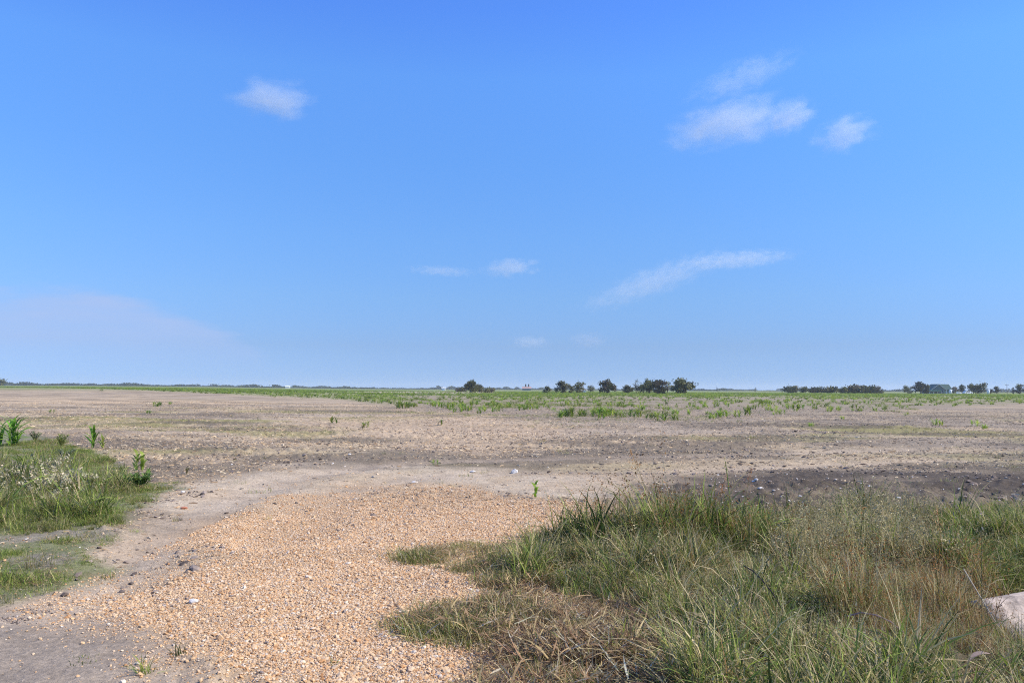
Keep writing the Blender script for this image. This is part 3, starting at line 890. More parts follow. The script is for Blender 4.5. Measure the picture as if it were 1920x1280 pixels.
tree(5, 708, 722, 22, 900, 'dark bush rising at the left edge of the photo', DG, trunk_frac=0.05, n=900, cat='bush', name='bush')

def treeline():
    m = MB()
    rr = random.Random(5)
    for ang in np.arange(-46, 46, 0.0165):
        a = R(ang + rr.uniform(-.01, .01))
        px = 960 + math.tan(a) * FPX
        dist = 1500 + 500 * float(vnoise(ang * 0.35, 3, 61))
        x, y = math.sin(a) * dist, math.cos(a) * dist
        hh = (1.2 + 7.5 * float(fbm(ang * 2.3, 1.0, 63, 5)) ** 1.5)
        if 820 < px < 1180: hh *= 1.25
        if 1300 < px < 1460: hh *= 0.75
        if 620 < px < 820: hh *= 0.75
        gap = float(vnoise(ang * 1.1, 9, 65))
        if gap < 0.22: hh *= 0.4
        z0 = float(base_height(x, y))
        blue = rr.uniform(0.8, 1.25)
        for _ in range(int(4 + hh * 1.1)):
            s = rr.uniform(0.5, 1.2)
            u = Vector((rr.gauss(0, 1), rr.gauss(0, 1), rr.gauss(0, 1))).normalized(); v = u.orthogonal().normalized()
            m.quad((x + rr.gauss(0, 1.2), y + rr.gauss(0, 10), z0 + rr.random() * hh), u * s, v * s * 0.8, jit((0.050 * blue, 0.062 * blue, 0.034 * blue), 0.3))
    o = m.build('treeline', M_CROWN)
    tag(o, 'low hazy line of far trees along the whole horizon', None, None, 'stuff')
treeline()

# ------------------------------------------------------------------ crop plants
def strap_plant(mb, hgt, nleaf, leaf_len, leaf_w, col, base=(0, 0, 0), rr=random, tip=None):
    bx, by, bz = base
    lean = (rr.uniform(-.08, .08), rr.uniform(-.08, .08))
    mb.tube([(bx, by, bz - 0.03), (bx + lean[0] * hgt * .5, by + lean[1] * hgt * .5, bz + hgt * 0.4), (bx + lean[0] * hgt, by + lean[1] * hgt, bz + hgt * 0.72)],
            [hgt * 0.017, hgt * 0.014, hgt * 0.007], 5, jit(col, 0.1))
    a = rr.uniform(0, 6.28)
    for i in range(nleaf):
        t = 0.08 + 0.64 * i / max(1, nleaf - 1)
        a += math.pi + rr.uniform(-.7, .7)
        l = leaf_len * (0.7 + 0.5 * math.sin(math.pi * (0.2 + 0.6 * t))) * rr.uniform(0.8, 1.15)
        mb.blade((bx + lean[0] * hgt * t, by + lean[1] * hgt * t, bz + hgt * t), l, leaf_w, a, rr.uniform(0.4, 0.95) * (1.1 - 0.4 * t), rr.uniform(0.6, 1.6), jit(col, 0.18), 4,
                 tip or None, rr.uniform(-.8, .8))

CG, CY, CD = (0.23, 0.34, 0.055), (0.36, 0.41, 0.085), (0.12, 0.21, 0.035)
crop_meshes = []
for i in range(6):
    m = MB(); rr = random.Random(100 + i)
    for k in range(rr.choice((3, 4, 5))):
        strap_plant(m, rr.uniform(0.24, 0.44), rr.choice((8, 9, 10)), 0.34, 0.055, (CG, CY, CD, CG, CY, CG)[(i + k) % 6], (rr.uniform(-.24, .24), rr.uniform(-.24, .24), 0), rr)
    crop_meshes.append(m.mesh('crop_plant', M_CROP))

def crop_at(x, y, s, me, label, group, rz=None):
    o = bpy.data.objects.new('crop_plant', me)
    COL.objects.link(o)
    o.location = (x, y, h1(x, y) - 0.02)
    o.rotation_euler = (0, 0, random.uniform(0, 6.28) if rz is None else rz)
    o.scale = (s, s, s * random.uniform(0.9, 1.15))
    return tag(o, label, 'plant', group)

named = [((700, 757), 1.15), ((712, 756), 1.05), ((742, 765), 1.3), ((752, 766), 1.35), ((762, 765), 1.25), ((772, 764), 1.1), ((755, 762), 1.2), ((735, 758), 1.1), ((725, 752), 1.0),
         ((812, 762), 1.1), ((822, 764), 1.2), ((833, 765), 1.35), ((843, 766), 1.4), ((849, 765), 1.3), ((866, 768), 1.2), ((872, 771), 1.25), ((882, 762), 1.4), ((889, 760), 1.2), ((904, 771), 1.15),
         ((928, 763), 1.1), ((940, 772), 1.0), ((952, 765), 1.05), ((975, 770), 1.0), ((992, 768), 1.0),
         ((1055, 781), 1.0), ((1066, 781), 1.35), ((1072, 782), 1.3), ((1088, 779), 1.05), ((1112, 780), 1.1), ((1122, 779), 1.35), ((1131, 780), 1.4), ((1141, 779), 1.35), ((1148, 780), 1.3),
         ((1160, 781), 1.0), ((1170, 783), 1.0), ((1190, 781), 1.2), ((1196, 783), 1.2), ((1240, 789), 1.1), ((1232, 786), 0.9), ((1268, 788), 0.8), ((1290, 778), 0.9), ((1345, 783), 1.1), ((1352, 781), 0.9),
         ((1382, 784), 0.9), ((1405, 780), 1.4), ((1425, 758), 1.2), ((1478, 768), 1.1), ((1490, 768), 1.25), ((1500, 768), 1.2), ((1440, 770), 1.0), ((1520, 757), 1.1), ((1562, 752), 1.1),
         ((1620, 756), 1.3), ((1632, 757), 1.0), ((1690, 755), 0.9), ((1747, 753), 1.2), ((1755, 752), 1.1), ((1757, 797), 0.75), ((1830, 802), 0.6), ((1845, 805), 0.6), ((1640, 772), 0.9),
         ((293, 762), 0.9), ((298, 761), 0.8), ((318, 758), 0.6), ((96, 775), 0.55), ((277, 776), 0.5), ((625, 795), 0.7), ((685, 800), 0.6), ((824, 798), 0.6), ((190, 733), 1.0), ((815, 872), 0.28),
         ((1520, 800), 0.5), ((1700, 780), 0.7), ((1580, 786), 0.5)]
GRP_CROP = 'green crop plants sprouting in the bare field'
LAB_CROP = 'green leafy crop plant sprouting in the bare field before the horizon'
ncrop = 0
CLUSTERS = [(-100, 340, 0, 790, 'small green plant alone in the brown field on the left'), (640, 800, 745, 790, 'crop plant in the bright clump left of the lone dark tree'),
            (800, 860, 755, 790, 'crop plant in the dense dark green row below the lone dark tree'), (860, 1000, 745, 790, 'crop plant in the loose group right of the dense dark green row'),
            (1050, 1080, 770, 800, 'crop plant in the small clump at the front edge near centre'), (1080, 1155, 770, 800, 'crop plant in the dense front row right of centre'),
            (1155, 1300, 770, 800, 'crop plant in the thin front row right of the dense one'), (1340, 1410, 770, 800, 'crop plant at the right end of the green front edge'),
            (1420, 1530, 745, 775, 'crop plant of the paired tufts below the hedge like grove'), (1530, 1770, 745, 775, 'scattered crop plant below the dome grove and farmhouse'),
            (1500, 1900, 776, 810, 'small lone green plant in the dark field on the right'), (600, 700, 785, 810, 'small pale plant alone in the field left of centre')]
ORD = ['leftmost', 'second from left', 'third from left', 'fourth from left', 'fifth from left', 'sixth from left', 'seventh from left', 'eighth from left', 'ninth from left', 'tenth from left']
def named_label(pp):
    for (a_, b_, c_, d_, t) in CLUSTERS:
        if a_ <= pp[0] < b_ and c_ <= pp[1] < d_:
            ms = sorted(q[0][0] for q in named if a_ <= q[0][0] < b_ and c_ <= q[0][1] < d_)
            return (t + ', ' + ORD[min(ms.index(pp[0]), 9)]) if len(ms) > 1 else t
    return {815: 'tiny green sprout on the tan dirt behind the gravel', 824: 'small green plant alone in the middle of the tan field', 190: 'green plant high on the far left rise'}.get(pp[0], LAB_CROP)
for (pp, s) in named:
    x, y = at(*pp)
    crop_at(x, y, s, crop_meshes[ncrop % 6], named_label(pp), GRP_CROP); ncrop += 1
tries = 0
while ncrop < 295 and tries < 20000:
    tries += 1
    a = R(random.uniform(-31, 33)); r_ = random.uniform(42, 125)
    x, y = math.sin(a) * r_, math.cos(a) * r_
    if float(crop_amount(np.array([x]), np.array([y]))[0]) < random.uniform(0.3, 1.0): continue
    if float(fbm(x * 0.12, y * 0.05, 49, 4)) < random.uniform(0.3, 0.55): continue
    crop_at(x, y, random.uniform(0.5, 1.05), crop_meshes[random.randrange(6)], LAB_CROP, GRP_CROP); ncrop += 1

def crop_mass():
    n = 190000
    a = R(1) * uni(n, -46, 46); r_ = np.sqrt(uni(n, 55 ** 2, 470 ** 2))
    x, y = np.sin(a) * r_, np.cos(a) * r_
    keep = crop_amount(x, y) * (0.22 + 0.78 * sstep(0.40, 0.6, fbm(x * 0.12, y * 0.05, 49, 4))) * (1 - 0.9 * mask(P_STRAW, x, y, 14)) > uni(n, 0, 1)
    keep &= (r_ > 118) | (uni(n, 0, 1) < 0.45)
    keep &= uni(n, 0, 1) < np.clip(0.08 + (r_ - 55) / 480, 0, 1) * np.where(x > 0.25 * r_, 0.6, 1.0)
    x, y = x[keep], y[keep]; n = len(x)
    z = height(x, y) - 0.02
    s = uni(n, 0.35, 1.05)
    scatter('crop_plants', crop_meshes, np.column_stack([x, y, z]), np.column_stack([np.zeros(n), np.zeros(n), uni(n, 0, 6.28)]),
            np.column_stack([s * 1.25, s * 1.25, s * uni(n, 0.7, 1.0)]), RNG.integers(0, 6, n), 'far green crop plants blending into a band below the horizon')
crop_mass()

# ------------------------------------------------------------------ gravel, residue, clods, chips
def sample_poly(P, n):
    lo, hi = P.min(0), P.max(0)
    x = uni(n, lo[0], hi[0]); y = uni(n, lo[1], hi[1])
    return x, y

def pebbles():
    protos = [rock_mesh('pebble_%d' % i, M_PEBBLE, 300 + i, 1, 0.7) for i in range(8)]
    x, y = sample_poly(P_GRAVEL, 760000)
    k = (mask(P_GRAVEL, x, y, 0.75, 1.0, 1.0, 3) ** 1.5) * (0.45 + 0.55 * sstep(0.3, 0.55, fbm(x * 0.9, y * 0.9, 51, 4))) > uni(len(x), 0, 1)
    k &= (y > 2.6)
    k &= uni(len(x), 0, 1) > 0.75 * sstep(8.5, 12.5, np.hypot(x, y) + 2.5 * (fbm(x * 1.1, y * 1.1, 161, 3) - .5))
    k &= uni(len(x), 0, 1) < np.clip(9.0 / np.hypot(x, y), 0.25, 1)
    x, y = x[k], y[k]
    # thin strays over the grey track and the pale dust
    x2, y2 = sample_poly(poly([(-100, 880), (1500, 880), (1700, 1010), (1000, 1450), (-300, 1450)]), 15000)
    k2 = y2 > 2.6
    x = np.concatenate([x, x2[k2]]); y = np.concatenate([y, y2[k2]]); n = len(x)
    s = np.clip(np.exp(RNG.normal(math.log(0.0054), 0.46, n)), 0.004, 0.03)
    z = height(x, y) + s * 0.25
    scatter('gravel', protos, np.column_stack([x, y, z]), np.column_stack([uni(n, -.5, .5), uni(n, -.5, .5), uni(n, 0, 6.28)]),
            np.column_stack([s * uni(n, .8, 1.3), s * uni(n, .8, 1.3), s * uni(n, .6, 1.0)]), RNG.integers(0, 8, n), 'orange tan pea gravel spread over the driveway')
    print('gravel', n)
pebbles()

def polar(n, r0, r1, a0=-40, a1=40, p=1.0):
    a = np.radians(uni(n, a0, a1)); u = uni(n, 0, 1) ** p
    r_ = r0 + (r1 - r0) * u
    return np.sin(a) * r_, np.cos(a) * r_, r_

def residue():
    protos = []
    for i in range(6):
        m = MB(); rr = random.Random(500 + i)
        l = 1.0; w = rr.uniform(0.09, 0.2)
        b = rr.uniform(-.25, .25)
        m.tube([(-l / 2, 0, 0), (0, b * 0.5, rr.uniform(0.02, 0.14)), (l / 2, 0, 0)], [w * 0.5, w * 0.6, w * 0.35], 4)
        protos.append(m.mesh('straw_%d' % i, M_RESIDUE))
    x, y, r_ = polar(230000, 8, 85, p=1.2)
    z = zones(x, y)
    bare = (1 - z['gravel']) * (1 - 0.8 * z['dust']) * (1 - z['right']) * (1 - 0.9 * z['left']) * (1 - 0.75 * z['wheel']) * (1 - 0.85 * z['dark']) * (1 - 0.8 * z['track'])
    dens = bare * (0.25 + 0.75 * sstep(0.35, 0.6, fbm(x * 0.2, y * 0.6, 71, 3)))
    k = dens > uni(len(x), 0, 1)
    x, y = x[k], y[k]; n = len(x)
    s = np.clip(np.exp(RNG.normal(math.log(0.055), 0.5, n)), 0.015, 0.2) * np.clip(np.hypot(x, y) / 22, 0.35, 1)
    scatter('crop_residue', protos, np.column_stack([x, y, height(x, y) + 0.004]), np.column_stack([uni(n, -.25, .25), uni(n, -.35, .35), uni(n, 0, 6.28)]),
            np.column_stack([s, s * uni(n, .6, 1.3), s]), RNG.integers(0, 6, n), 'broken straw and stalk bits littering the bare field')
    print('residue', n)
residue()

def clods():
    protos = [rock_mesh('clod_%d' % i, M_CLOD, 700 + i, 1, 0.5, 0.7) for i in range(6)]
    x, y, r_ = polar(60000, 7, 75, p=1.1)
    z = zones(x, y)
    bare = (1 - z['gravel']) * (1 - 0.9 * z['dust']) * (1 - z['right'] * 0.9) * (1 - 0.8 * z['left']) * (1 - 0.9 * z['track'])
    dens = bare * (0.12 + 0.88 * sstep(0.48, 0.66, fbm(x * 0.13, y * 0.5, 25, 3)))
    k = dens > uni(len(x), 0, 1)
    x, y = x[k], y[k]; n = len(x)
    s = np.clip(np.exp(RNG.normal(math.log(0.015), 0.5, n)), 0.006, 0.05)
    parts = [np.column_stack([x, y, s])]
    # heaps of larger clods that stand out
    for px, py, w, cnt, big in [(1880, 942, 60, 60, .05), (1350, 848, 120, 60, .05), (540, 870, 70, 40, .045), (800, 845, 90, 50, .05), (1500, 812, 160, 70, .05), (1840, 900, 60, 40, .04),
                                (25, 1160, 40, 90, .004), (60, 1140, 50, 70, .004), (360, 925, 40, 40, .03), (300, 940, 50, 30, .025), (300, 965, 40, 30, .02), (1150, 835, 120, 50, .05), (960, 928, 40, 16, .022)]:
        for _ in range(cnt):
            xx, yy = at(px + random.gauss(0, w * .5), py + random.gauss(0, 3))
            parts.append(np.array([[xx, yy, abs(random.gauss(0, big)) * 0.5 + 0.006]]))
    A = np.vstack(parts); x, y, s = A[:, 0], A[:, 1], A[:, 2]; n = len(x)
    scatter('soil_clods', protos, np.column_stack([x, y, height(x, y) + s * 0.2]), np.column_stack([uni(n, -.5, .5), uni(n, -.5, .5), uni(n, 0, 6.28)]),
            np.column_stack([s * uni(n, .8, 1.5), s * uni(n, .8, 1.3), s]), RNG.integers(0, 6, n), 'dark crumbly clods turned up in the field')
    # pale stone chips on the dark soil and here and there in the field
    protos = [rock_mesh('chip_%d' % i, M_CHIP, 800 + i, 1, 0.45, 0.4) for i in range(5)]
    x, y, r_ = polar(16000, 6, 50, p=1.0)
    z = zones(x, y)
    k = (0.05 + 0.5 * z['dark']) * (1 - z['right']) * (1 - z['gravel']) > uni(len(x), 0, 1)
    x, y = x[k], y[k]; n = len(x)
    s = np.clip(np.exp(RNG.normal(math.log(0.011), 0.5, n)), 0.005, 0.035)
    scatter('stone_chips', protos, np.column_stack([x, y, height(x, y) + s * 0.15]), np.column_stack([uni(n, -.4, .4), uni(n, -.4, .4), uni(n, 0, 6.28)]),
            np.column_stack([s * uni(n, .8, 1.6), s, s]), RNG.integers(0, 5, n), 'pale stone chips scattered over the dark soil')
clods()

# ------------------------------------------------------------------ grass
OLIVE, GREEN, BRIGHT, STRAW, PALE, RUST, DARKG = (0.285, 0.258, 0.080), (0.155, 0.205, 0.044), (0.255, 0.325, 0.058), (0.56, 0.45, 0.235), (0.58, 0.51, 0.34), (0.30, 0.145, 0.050), (0.055, 0.085, 0.022)

def clump(kind, seed):
    rr = random.Random(seed)
    m = MB()
    def pick(pal):
        t = rr.random(); acc = 0
        for c, w in pal:
            acc += w
            if t < acc: return jit(c, 0.22)
        return jit(pal[-1][0], 0.22)
    def bl(n, rad, h0, h1_, w0, w1, lean, curve, pal, tipstraw=0.3):
        for _ in range(n):
            a = rr.uniform(0, 6.28); q = rad * math.sqrt(rr.random())
            az = rr.uniform(0, 6.28)
            c = pick(pal)
            tip = jit(STRAW, .2) if rr.random() < tipstraw else None
            m.blade((q * math.cos(a), q * math.sin(a), -0.015), rr.uniform(h0, h1_), rr.uniform(w0, w1), az, abs(rr.gauss(0, lean)), rr.uniform(*curve), c, 4, tip, rr.uniform(-1, 1))
    def seeds(n, rad, h0, h1_, col, size, per):
        for _ in range(n):
            a = rr.uniform(0, 6.28); q = rad * math.sqrt(rr.random())
            hh = rr.uniform(h0, h1_); az = rr.uniform(0, 6.28); le = abs(rr.gauss(0, 0.4))
            base = Vector((q * math.cos(a), q * math.sin(a), -0.01)); top = base + Vector((math.cos(az) * math.sin(le), math.sin(az) * math.sin(le), math.cos(le))) * hh
            m.blade(tuple(base), hh * 1.02, 0.0035, az, le, 0.05, jit(STRAW, .2), 2)
            for _k in range(per):
                t = rr.uniform(0.72, 1.02)
                p = base + (top - base) * t + Vector((rr.gauss(0, .012), rr.gauss(0, .012), rr.gauss(0, .01)))
                u = Vector((rr.gauss(0, 1), rr.gauss(0, 1), rr.gauss(0, 1))).normalized(); v = u.orthogonal().normalized()
                m.quad(p, u * size * rr.uniform(.6, 1.3), v * size * 0.5, jit(col, .25))
    if kind == 'mixed':
        bl(30, 0.12, 0.08, 0.34, 0.004, 0.010, 0.80, (0.2, 2.2), [(OLIVE, .33), (GREEN, .18), (STRAW, .27), (PALE, .06), (DARKG, .16)])
    elif kind == 'tussock':
        bl(64, 0.07, 0.16, 0.46, 0.004, 0.010, 0.52, (0.4, 2.2), [(OLIVE, .33), (GREEN, .26), (STRAW, .15), (BRIGHT, .08), (DARKG, .18)], .25)
    elif kind == 'green':
        bl(26, 0.10, 0.10, 0.33, 0.005, 0.011, 0.6, (0.3, 1.9), [(GREEN, .45), (BRIGHT, .3), (OLIVE, .15), (STRAW, .1)], .15)
    elif kind == 'straw':
        bl(26, 0.12, 0.10, 0.34, 0.002, 0.006, 1.1, (0.3, 1.3), [(STRAW, .5), (PALE, .12), (RUST, .2), (OLIVE, .18)], .3)
    elif kind == 'seed':
        bl(20, 0.12, 0.08, 0.30, 0.004, 0.008, 0.8, (0.3, 2.0), [(OLIVE, .55), (GREEN, .25), (STRAW, .2)])
        seeds(4, 0.10, 0.16, 0.38, (0.40, 0.34, 0.18), 0.0065, 7)
    elif kind == 'rust':
        bl(22, 0.09, 0.2, 0.5, 0.002, 0.005, 0.28, (0.1, 0.8), [(RUST, .40), (STRAW, .25), (OLIVE, .35)], .2)
        seeds(3, 0.09, 0.32, 0.5, RUST, 0.006, 8)
    elif kind == 'broad':
        bl(12, 0.08, 0.25, 0.55, 0.010, 0.018, 0.35, (0.5, 1.6), [(GREEN, .5), (DARKG, .35), (BRIGHT, .15)], .15)
    elif kind == 'mat':
        bl(40, 0.11, 0.03, 0.11, 0.003, 0.006, 0.75, (0.2, 1.3), [(OLIVE, .5), (GREEN, .25), (STRAW, .25)], .3)
    elif kind == 'matgreen':
        bl(40, 0.11, 0.03, 0.10, 0.003, 0.007, 0.75, (0.2, 1.3), [(BRIGHT, .5), (GREEN, .35), (OLIVE, .15)], .1)
    elif kind == 'litter':
        for _ in range(34):
            a = rr.uniform(0, 6.28); q = 0.14 * math.sqrt(rr.random())
            m.blade((q * math.cos(a), q * math.sin(a), rr.uniform(0.005, 0.05)), rr.uniform(0.03, 0.12), rr.uniform(.003, .009), rr.uniform(0, 6.28), rr.uniform(0.9, 1.6), rr.uniform(-.6, .9),
                    pick([((0.46, 0.33, 0.17), .42), ((0.30, 0.19, 0.10), .33), (PALE, .08), ((0.13, 0.085, 0.05), .17)]), 3, None, rr.uniform(-1.5, 1.5))
    elif kind == 'downy':      # pale grey weed with small woolly heads
        bl(14, 0.1, 0.1, 0.26, 0.003, 0.006, 0.5, (0.2, 1.2), [(OLIVE, .6), (STRAW, .25), (DARKG, .15)])
        seeds(6, 0.12, 0.1, 0.30, (0.46, 0.41, 0.26), 0.013, 8)
    return m.mesh('clump_' + kind, M_BLADE)

KINDS = ['tussock', 'mixed', 'green', 'straw', 'seed', 'rust', 'broad', 'mat', 'matgreen', 'litter', 'downy']
NV = 4
CL = {k: [clump(k, 900 + 10 * i + j) for j in range(NV)] for i, k in enumerate(KINDS)}

def grass_object(name, items, label):
    """items: list of (kind, x, y, scale arrays)."""
    kinds = [k for k in KINDS if any(it[0] == k for it in items)]
    protos, start = [], {}
    for k in kinds:
        start[k] = len(protos); protos += CL[k]
    X = np.concatenate([it[1] for it in items]); Y = np.concatenate([it[2] for it in items]); S = np.concatenate([it[3] for it in items])
    I = np.concatenate([start[it[0]] + RNG.integers(0, NV, len(it[1])) for it in items])
    n = len(X)
    S = S * (0.55 + 0.80 * sstep(0.3, 0.7, fbm(X * 2.1, Y * 2.1, 131, 3)))      # hummocks
    scatter(name, protos, np.column_stack([X, Y, height(X, Y) - 0.005]), np.column_stack([uni(n, -.25, .25), uni(n, -.25, .25), uni(n, 0, 6.28)]),
            np.column_stack([S * uni(n, .85, 1.2), S * uni(n, .85, 1.2), S * uni(n, .8, 1.2)]), I, label)
    print(name, n)

def area_pts(P, dens, keepf=None, ymin=2.7, soft=0.1, wob=0.2, seed=13, ws=1.6):
    lo, hi = P.min(0), P.max(0)
    hi = np.minimum(hi, [9.5, 60]); lo = np.maximum(lo, [-14, ymin])
    n = int((hi[0] - lo[0]) * (hi[1] - lo[1]) * dens)
    x = uni(n, lo[0], hi[0]); y = uni(n, lo[1], hi[1])
    k = mask(P, x, y, soft, wob, ws, seed) > uni(n, 0.2, 1.0)
    x, y = x[k], y[k]
    if keepf is not None:
        k = keepf(x, y) > uni(len(x), 0, 1)
        x, y = x[k], y[k]
    return x, y

def pxcoord(x, y):
    """Where a ground point lies in the photograph."""
    v = np.column_stack([x, y, height(x, y) - CAM_H]) @ np.array(CM.to_3x3())
    return 960 + v[:, 0] / -v[:, 2] * FPX, 640 - v[:, 1] / -v[:, 2] * FPX

Q_SEED = poly([(1430, 990), (1750, 985), (1790, 1060), (1700, 1120), (1560, 1130), (1450, 1080)])
Q_RUST = poly([(1580, 1130), (1700, 1100), (1850, 1080), (1900, 1180), (1850, 1250), (1650, 1250), (1570, 1200)])
Q_GREENR = poly([(1760, 985), (2300, 975), (2400, 1110), (1900, 1120), (1780, 1090)])
Q_MATR = poly([(740, 1045), (860, 1018), (960, 1030), (1010, 1080), (960, 1110), (1000, 1150), (940, 1220), (860, 1215), (720, 1175), (820, 1130), (930, 1110), (930, 1085), (850, 1072)])
Q_TALL = poly([(1000, 1020), (1080, 1010), (1300, 990), (1930, 975), (3000, 960), (3000, 1500), (1320, 1500), (1290, 1220), (1220, 1150), (1050, 1120), (960, 1070)])
Q_JOHN = poly([(1010, 1015), (1060, 1000), (1180, 1000), (1190, 1040), (1080, 1045)])
Q_HEADLAND = poly([(1250, 1000), (1450, 985), (1480, 1030), (1300, 1050), (1220, 1040)])

Q_CREST = poly([(1060, 1012), (1200, 998), (1300, 992), (1440, 988), (1470, 1018), (1300, 1035), (1160, 1038), (1070, 1030)])

def right_grass():
    it = []
    Q_CLEAR = poly([(1800, 1125), (2300, 1100), (2700, 1600), (1770, 1600)])
    pn = lambda x, y, s, sc: fbm(x * sc, y * sc, s, 3)
    inq = lambda P, x, y, soft=0.15: mask(P, x, y, soft, 0.2, 1.5, 77)
    low = lambda x, y: 1 - inq(P_THATCH, x, y)
    clear = lambda x, y: (1 - .50 * mask(Q_CLEAR, x, y, .1)) * np.where((x > 3.3) & (np.abs(y - 5.25 - 0.06 * x) < 0.7), 0.25, 1.0)      # thin in the ditch bottom
    x, y = area_pts(Q_TALL, 34, lambda x, y: (.3 + .7 * sstep(.35, .55, pn(x, y, 79, 1.2))) * (1 - .6 * inq(Q_SEED, x, y)) * clear(x, y))
    it.append(('tussock', x, y, uni(len(x), .7, 1.25)))
    x, y = area_pts(Q_TALL, 125, lambda x, y: (0.35 + 0.65 * sstep(.35, .6, pn(x, y, 81, 1.8))) * (1 - .75 * inq(Q_SEED, x, y)) * (1 - .7 * inq(Q_RUST, x, y)) * clear(x, y))
    it.append(('mixed', x, y, uni(len(x), .65, 1.25)))
    x, y = area_pts(Q_TALL, 90, lambda x, y: sstep(.45, .65, pn(x, y, 83, 1.6)) * clear(x, y))
    it.append(('green', x, y, uni(len(x), .6, 1.2)))
    x, y = area_pts(Q_TALL, 75, lambda x, y: sstep(.42, .62, pn(x, y, 85, 2.0)) * clear(x, y))
    it.append(('straw', x, y, uni(len(x), .7, 1.3)))
    x, y = area_pts(Q_SEED, 170, None)
    it.append(('seed', x, y, uni(len(x), .7, 1.15)))
    x, y = area_pts(Q_TALL, 22, lambda x, y: clear(x, y))
    it.append(('seed', x, y, uni(len(x), .7, 1.1)))
    x, y = area_pts(Q_RUST, 150, lambda x, y: np.clip(clear(x, y) * 1.3, 0, 1))
    it.append(('rust', x, y, uni(len(x), .7, 1.1)))
    x, y = area_pts(Q_GREENR, 260, clear)
    it.append(('green', x, y, uni(len(x), .8, 1.3)))
    x, y = area_pts(Q_JOHN, 70)
    it.append(('broad', x, y, uni(len(x), .6, 1.0)))
    x, y = area_pts(Q_HEADLAND, 160)
    it.append(('green', x, y, uni(len(x), .9, 1.7)))
    x, y = area_pts(Q_CREST, 26)
    it.append(('green', x, y, uni(len(x), 1.3, 2.3)))
    x, y = area_pts(Q_CREST, 12)
    it.append(('broad', x, y, uni(len(x), .8, 1.35)))
    x, y = area_pts(Q_CREST, 14)
    it.append(('rust', x, y, uni(len(x), 1.0, 1.5)))
    x, y = area_pts(Q_HEADLAND, 26)
    it.append(('broad', x, y, uni(len(x), .6, 1.15)))
    x, y = area_pts(Q_HEADLAND, 90)
    it.append(('rust', x, y, uni(len(x), .7, 1.0)))
    x, y = area_pts(Q_TALL, 7, lambda x, y: clear(x, y))
    it.append(('broad', x, y, uni(len(x), .5, 0.9)))
    x, y = area_pts(Q_MATR, 300)
    it.append(('mat', x, y, uni(len(x), .7, 1.3)))
    x, y = area_pts(Q_MATR, 160, lambda x, y: sstep(.4, .6, pn(x, y, 97, 2.0)))
    it.append(('matgreen', x, y, uni(len(x), .7, 1.3)))
    x, y = area_pts(Q_MATR, 60, lambda x, y: sstep(.45, .6, pn(x, y, 87, 2.0)))
    it.append(('mixed', x, y, uni(len(x), .3, .6)))
    x, y = area_pts(P_RIGHT, 130, lambda x, y: 0.35 + 0.65 * sstep(.4, .6, pn(x, y, 89, 1.5)))
    it.append(('mat', x, y, uni(len(x), .7, 1.5)))
    x, y = area_pts(P_THATCH, 260)
    it.append(('litter', x, y, uni(len(x), .8, 1.5)))
    x, y = area_pts(P_RIGHT, 90)
    it.append(('litter', x, y, uni(len(x), .8, 1.4)))
    x, y = area_pts(P_THATCH, 80, lambda x, y: sstep(.4, .6, pn(x, y, 99, 2.0)))
    it.append(('matgreen', x, y, uni(len(x), .6, 1.3)))
    x, y = area_pts(P_THATCH, 40, lambda x, y: sstep(.42, .6, pn(x, y, 98, 1.8)))
    it.append(('mixed', x, y, uni(len(x), .35, .7)))
    x, y = area_pts(P_THATCH, 10)
    it.append(('tussock', x, y, uni(len(x), .4, .8)))
    x, y = area_pts(P_THATCH, 90, lambda x, y: sstep(.45, .62, pn(x, y, 93, 2.2)))
    it.append(('straw', x, y, uni(len(x), .5, 1.0)))
    x, y = area_pts(P_THATCH, 60, lambda x, y: sstep(.45, .62, pn(x, y, 95, 2.2)))
    it.append(('mat', x, y, uni(len(x), .6, 1.2)))
    it = [(k_, x_, y_, s_ * (1 - .30 * mask(Q_CLEAR, x_, y_, .15))) for k_, x_, y_, s_ in it]
    grass_object('verge_grass', it, 'tangled green and straw coloured grass on the right verge')
right_grass()

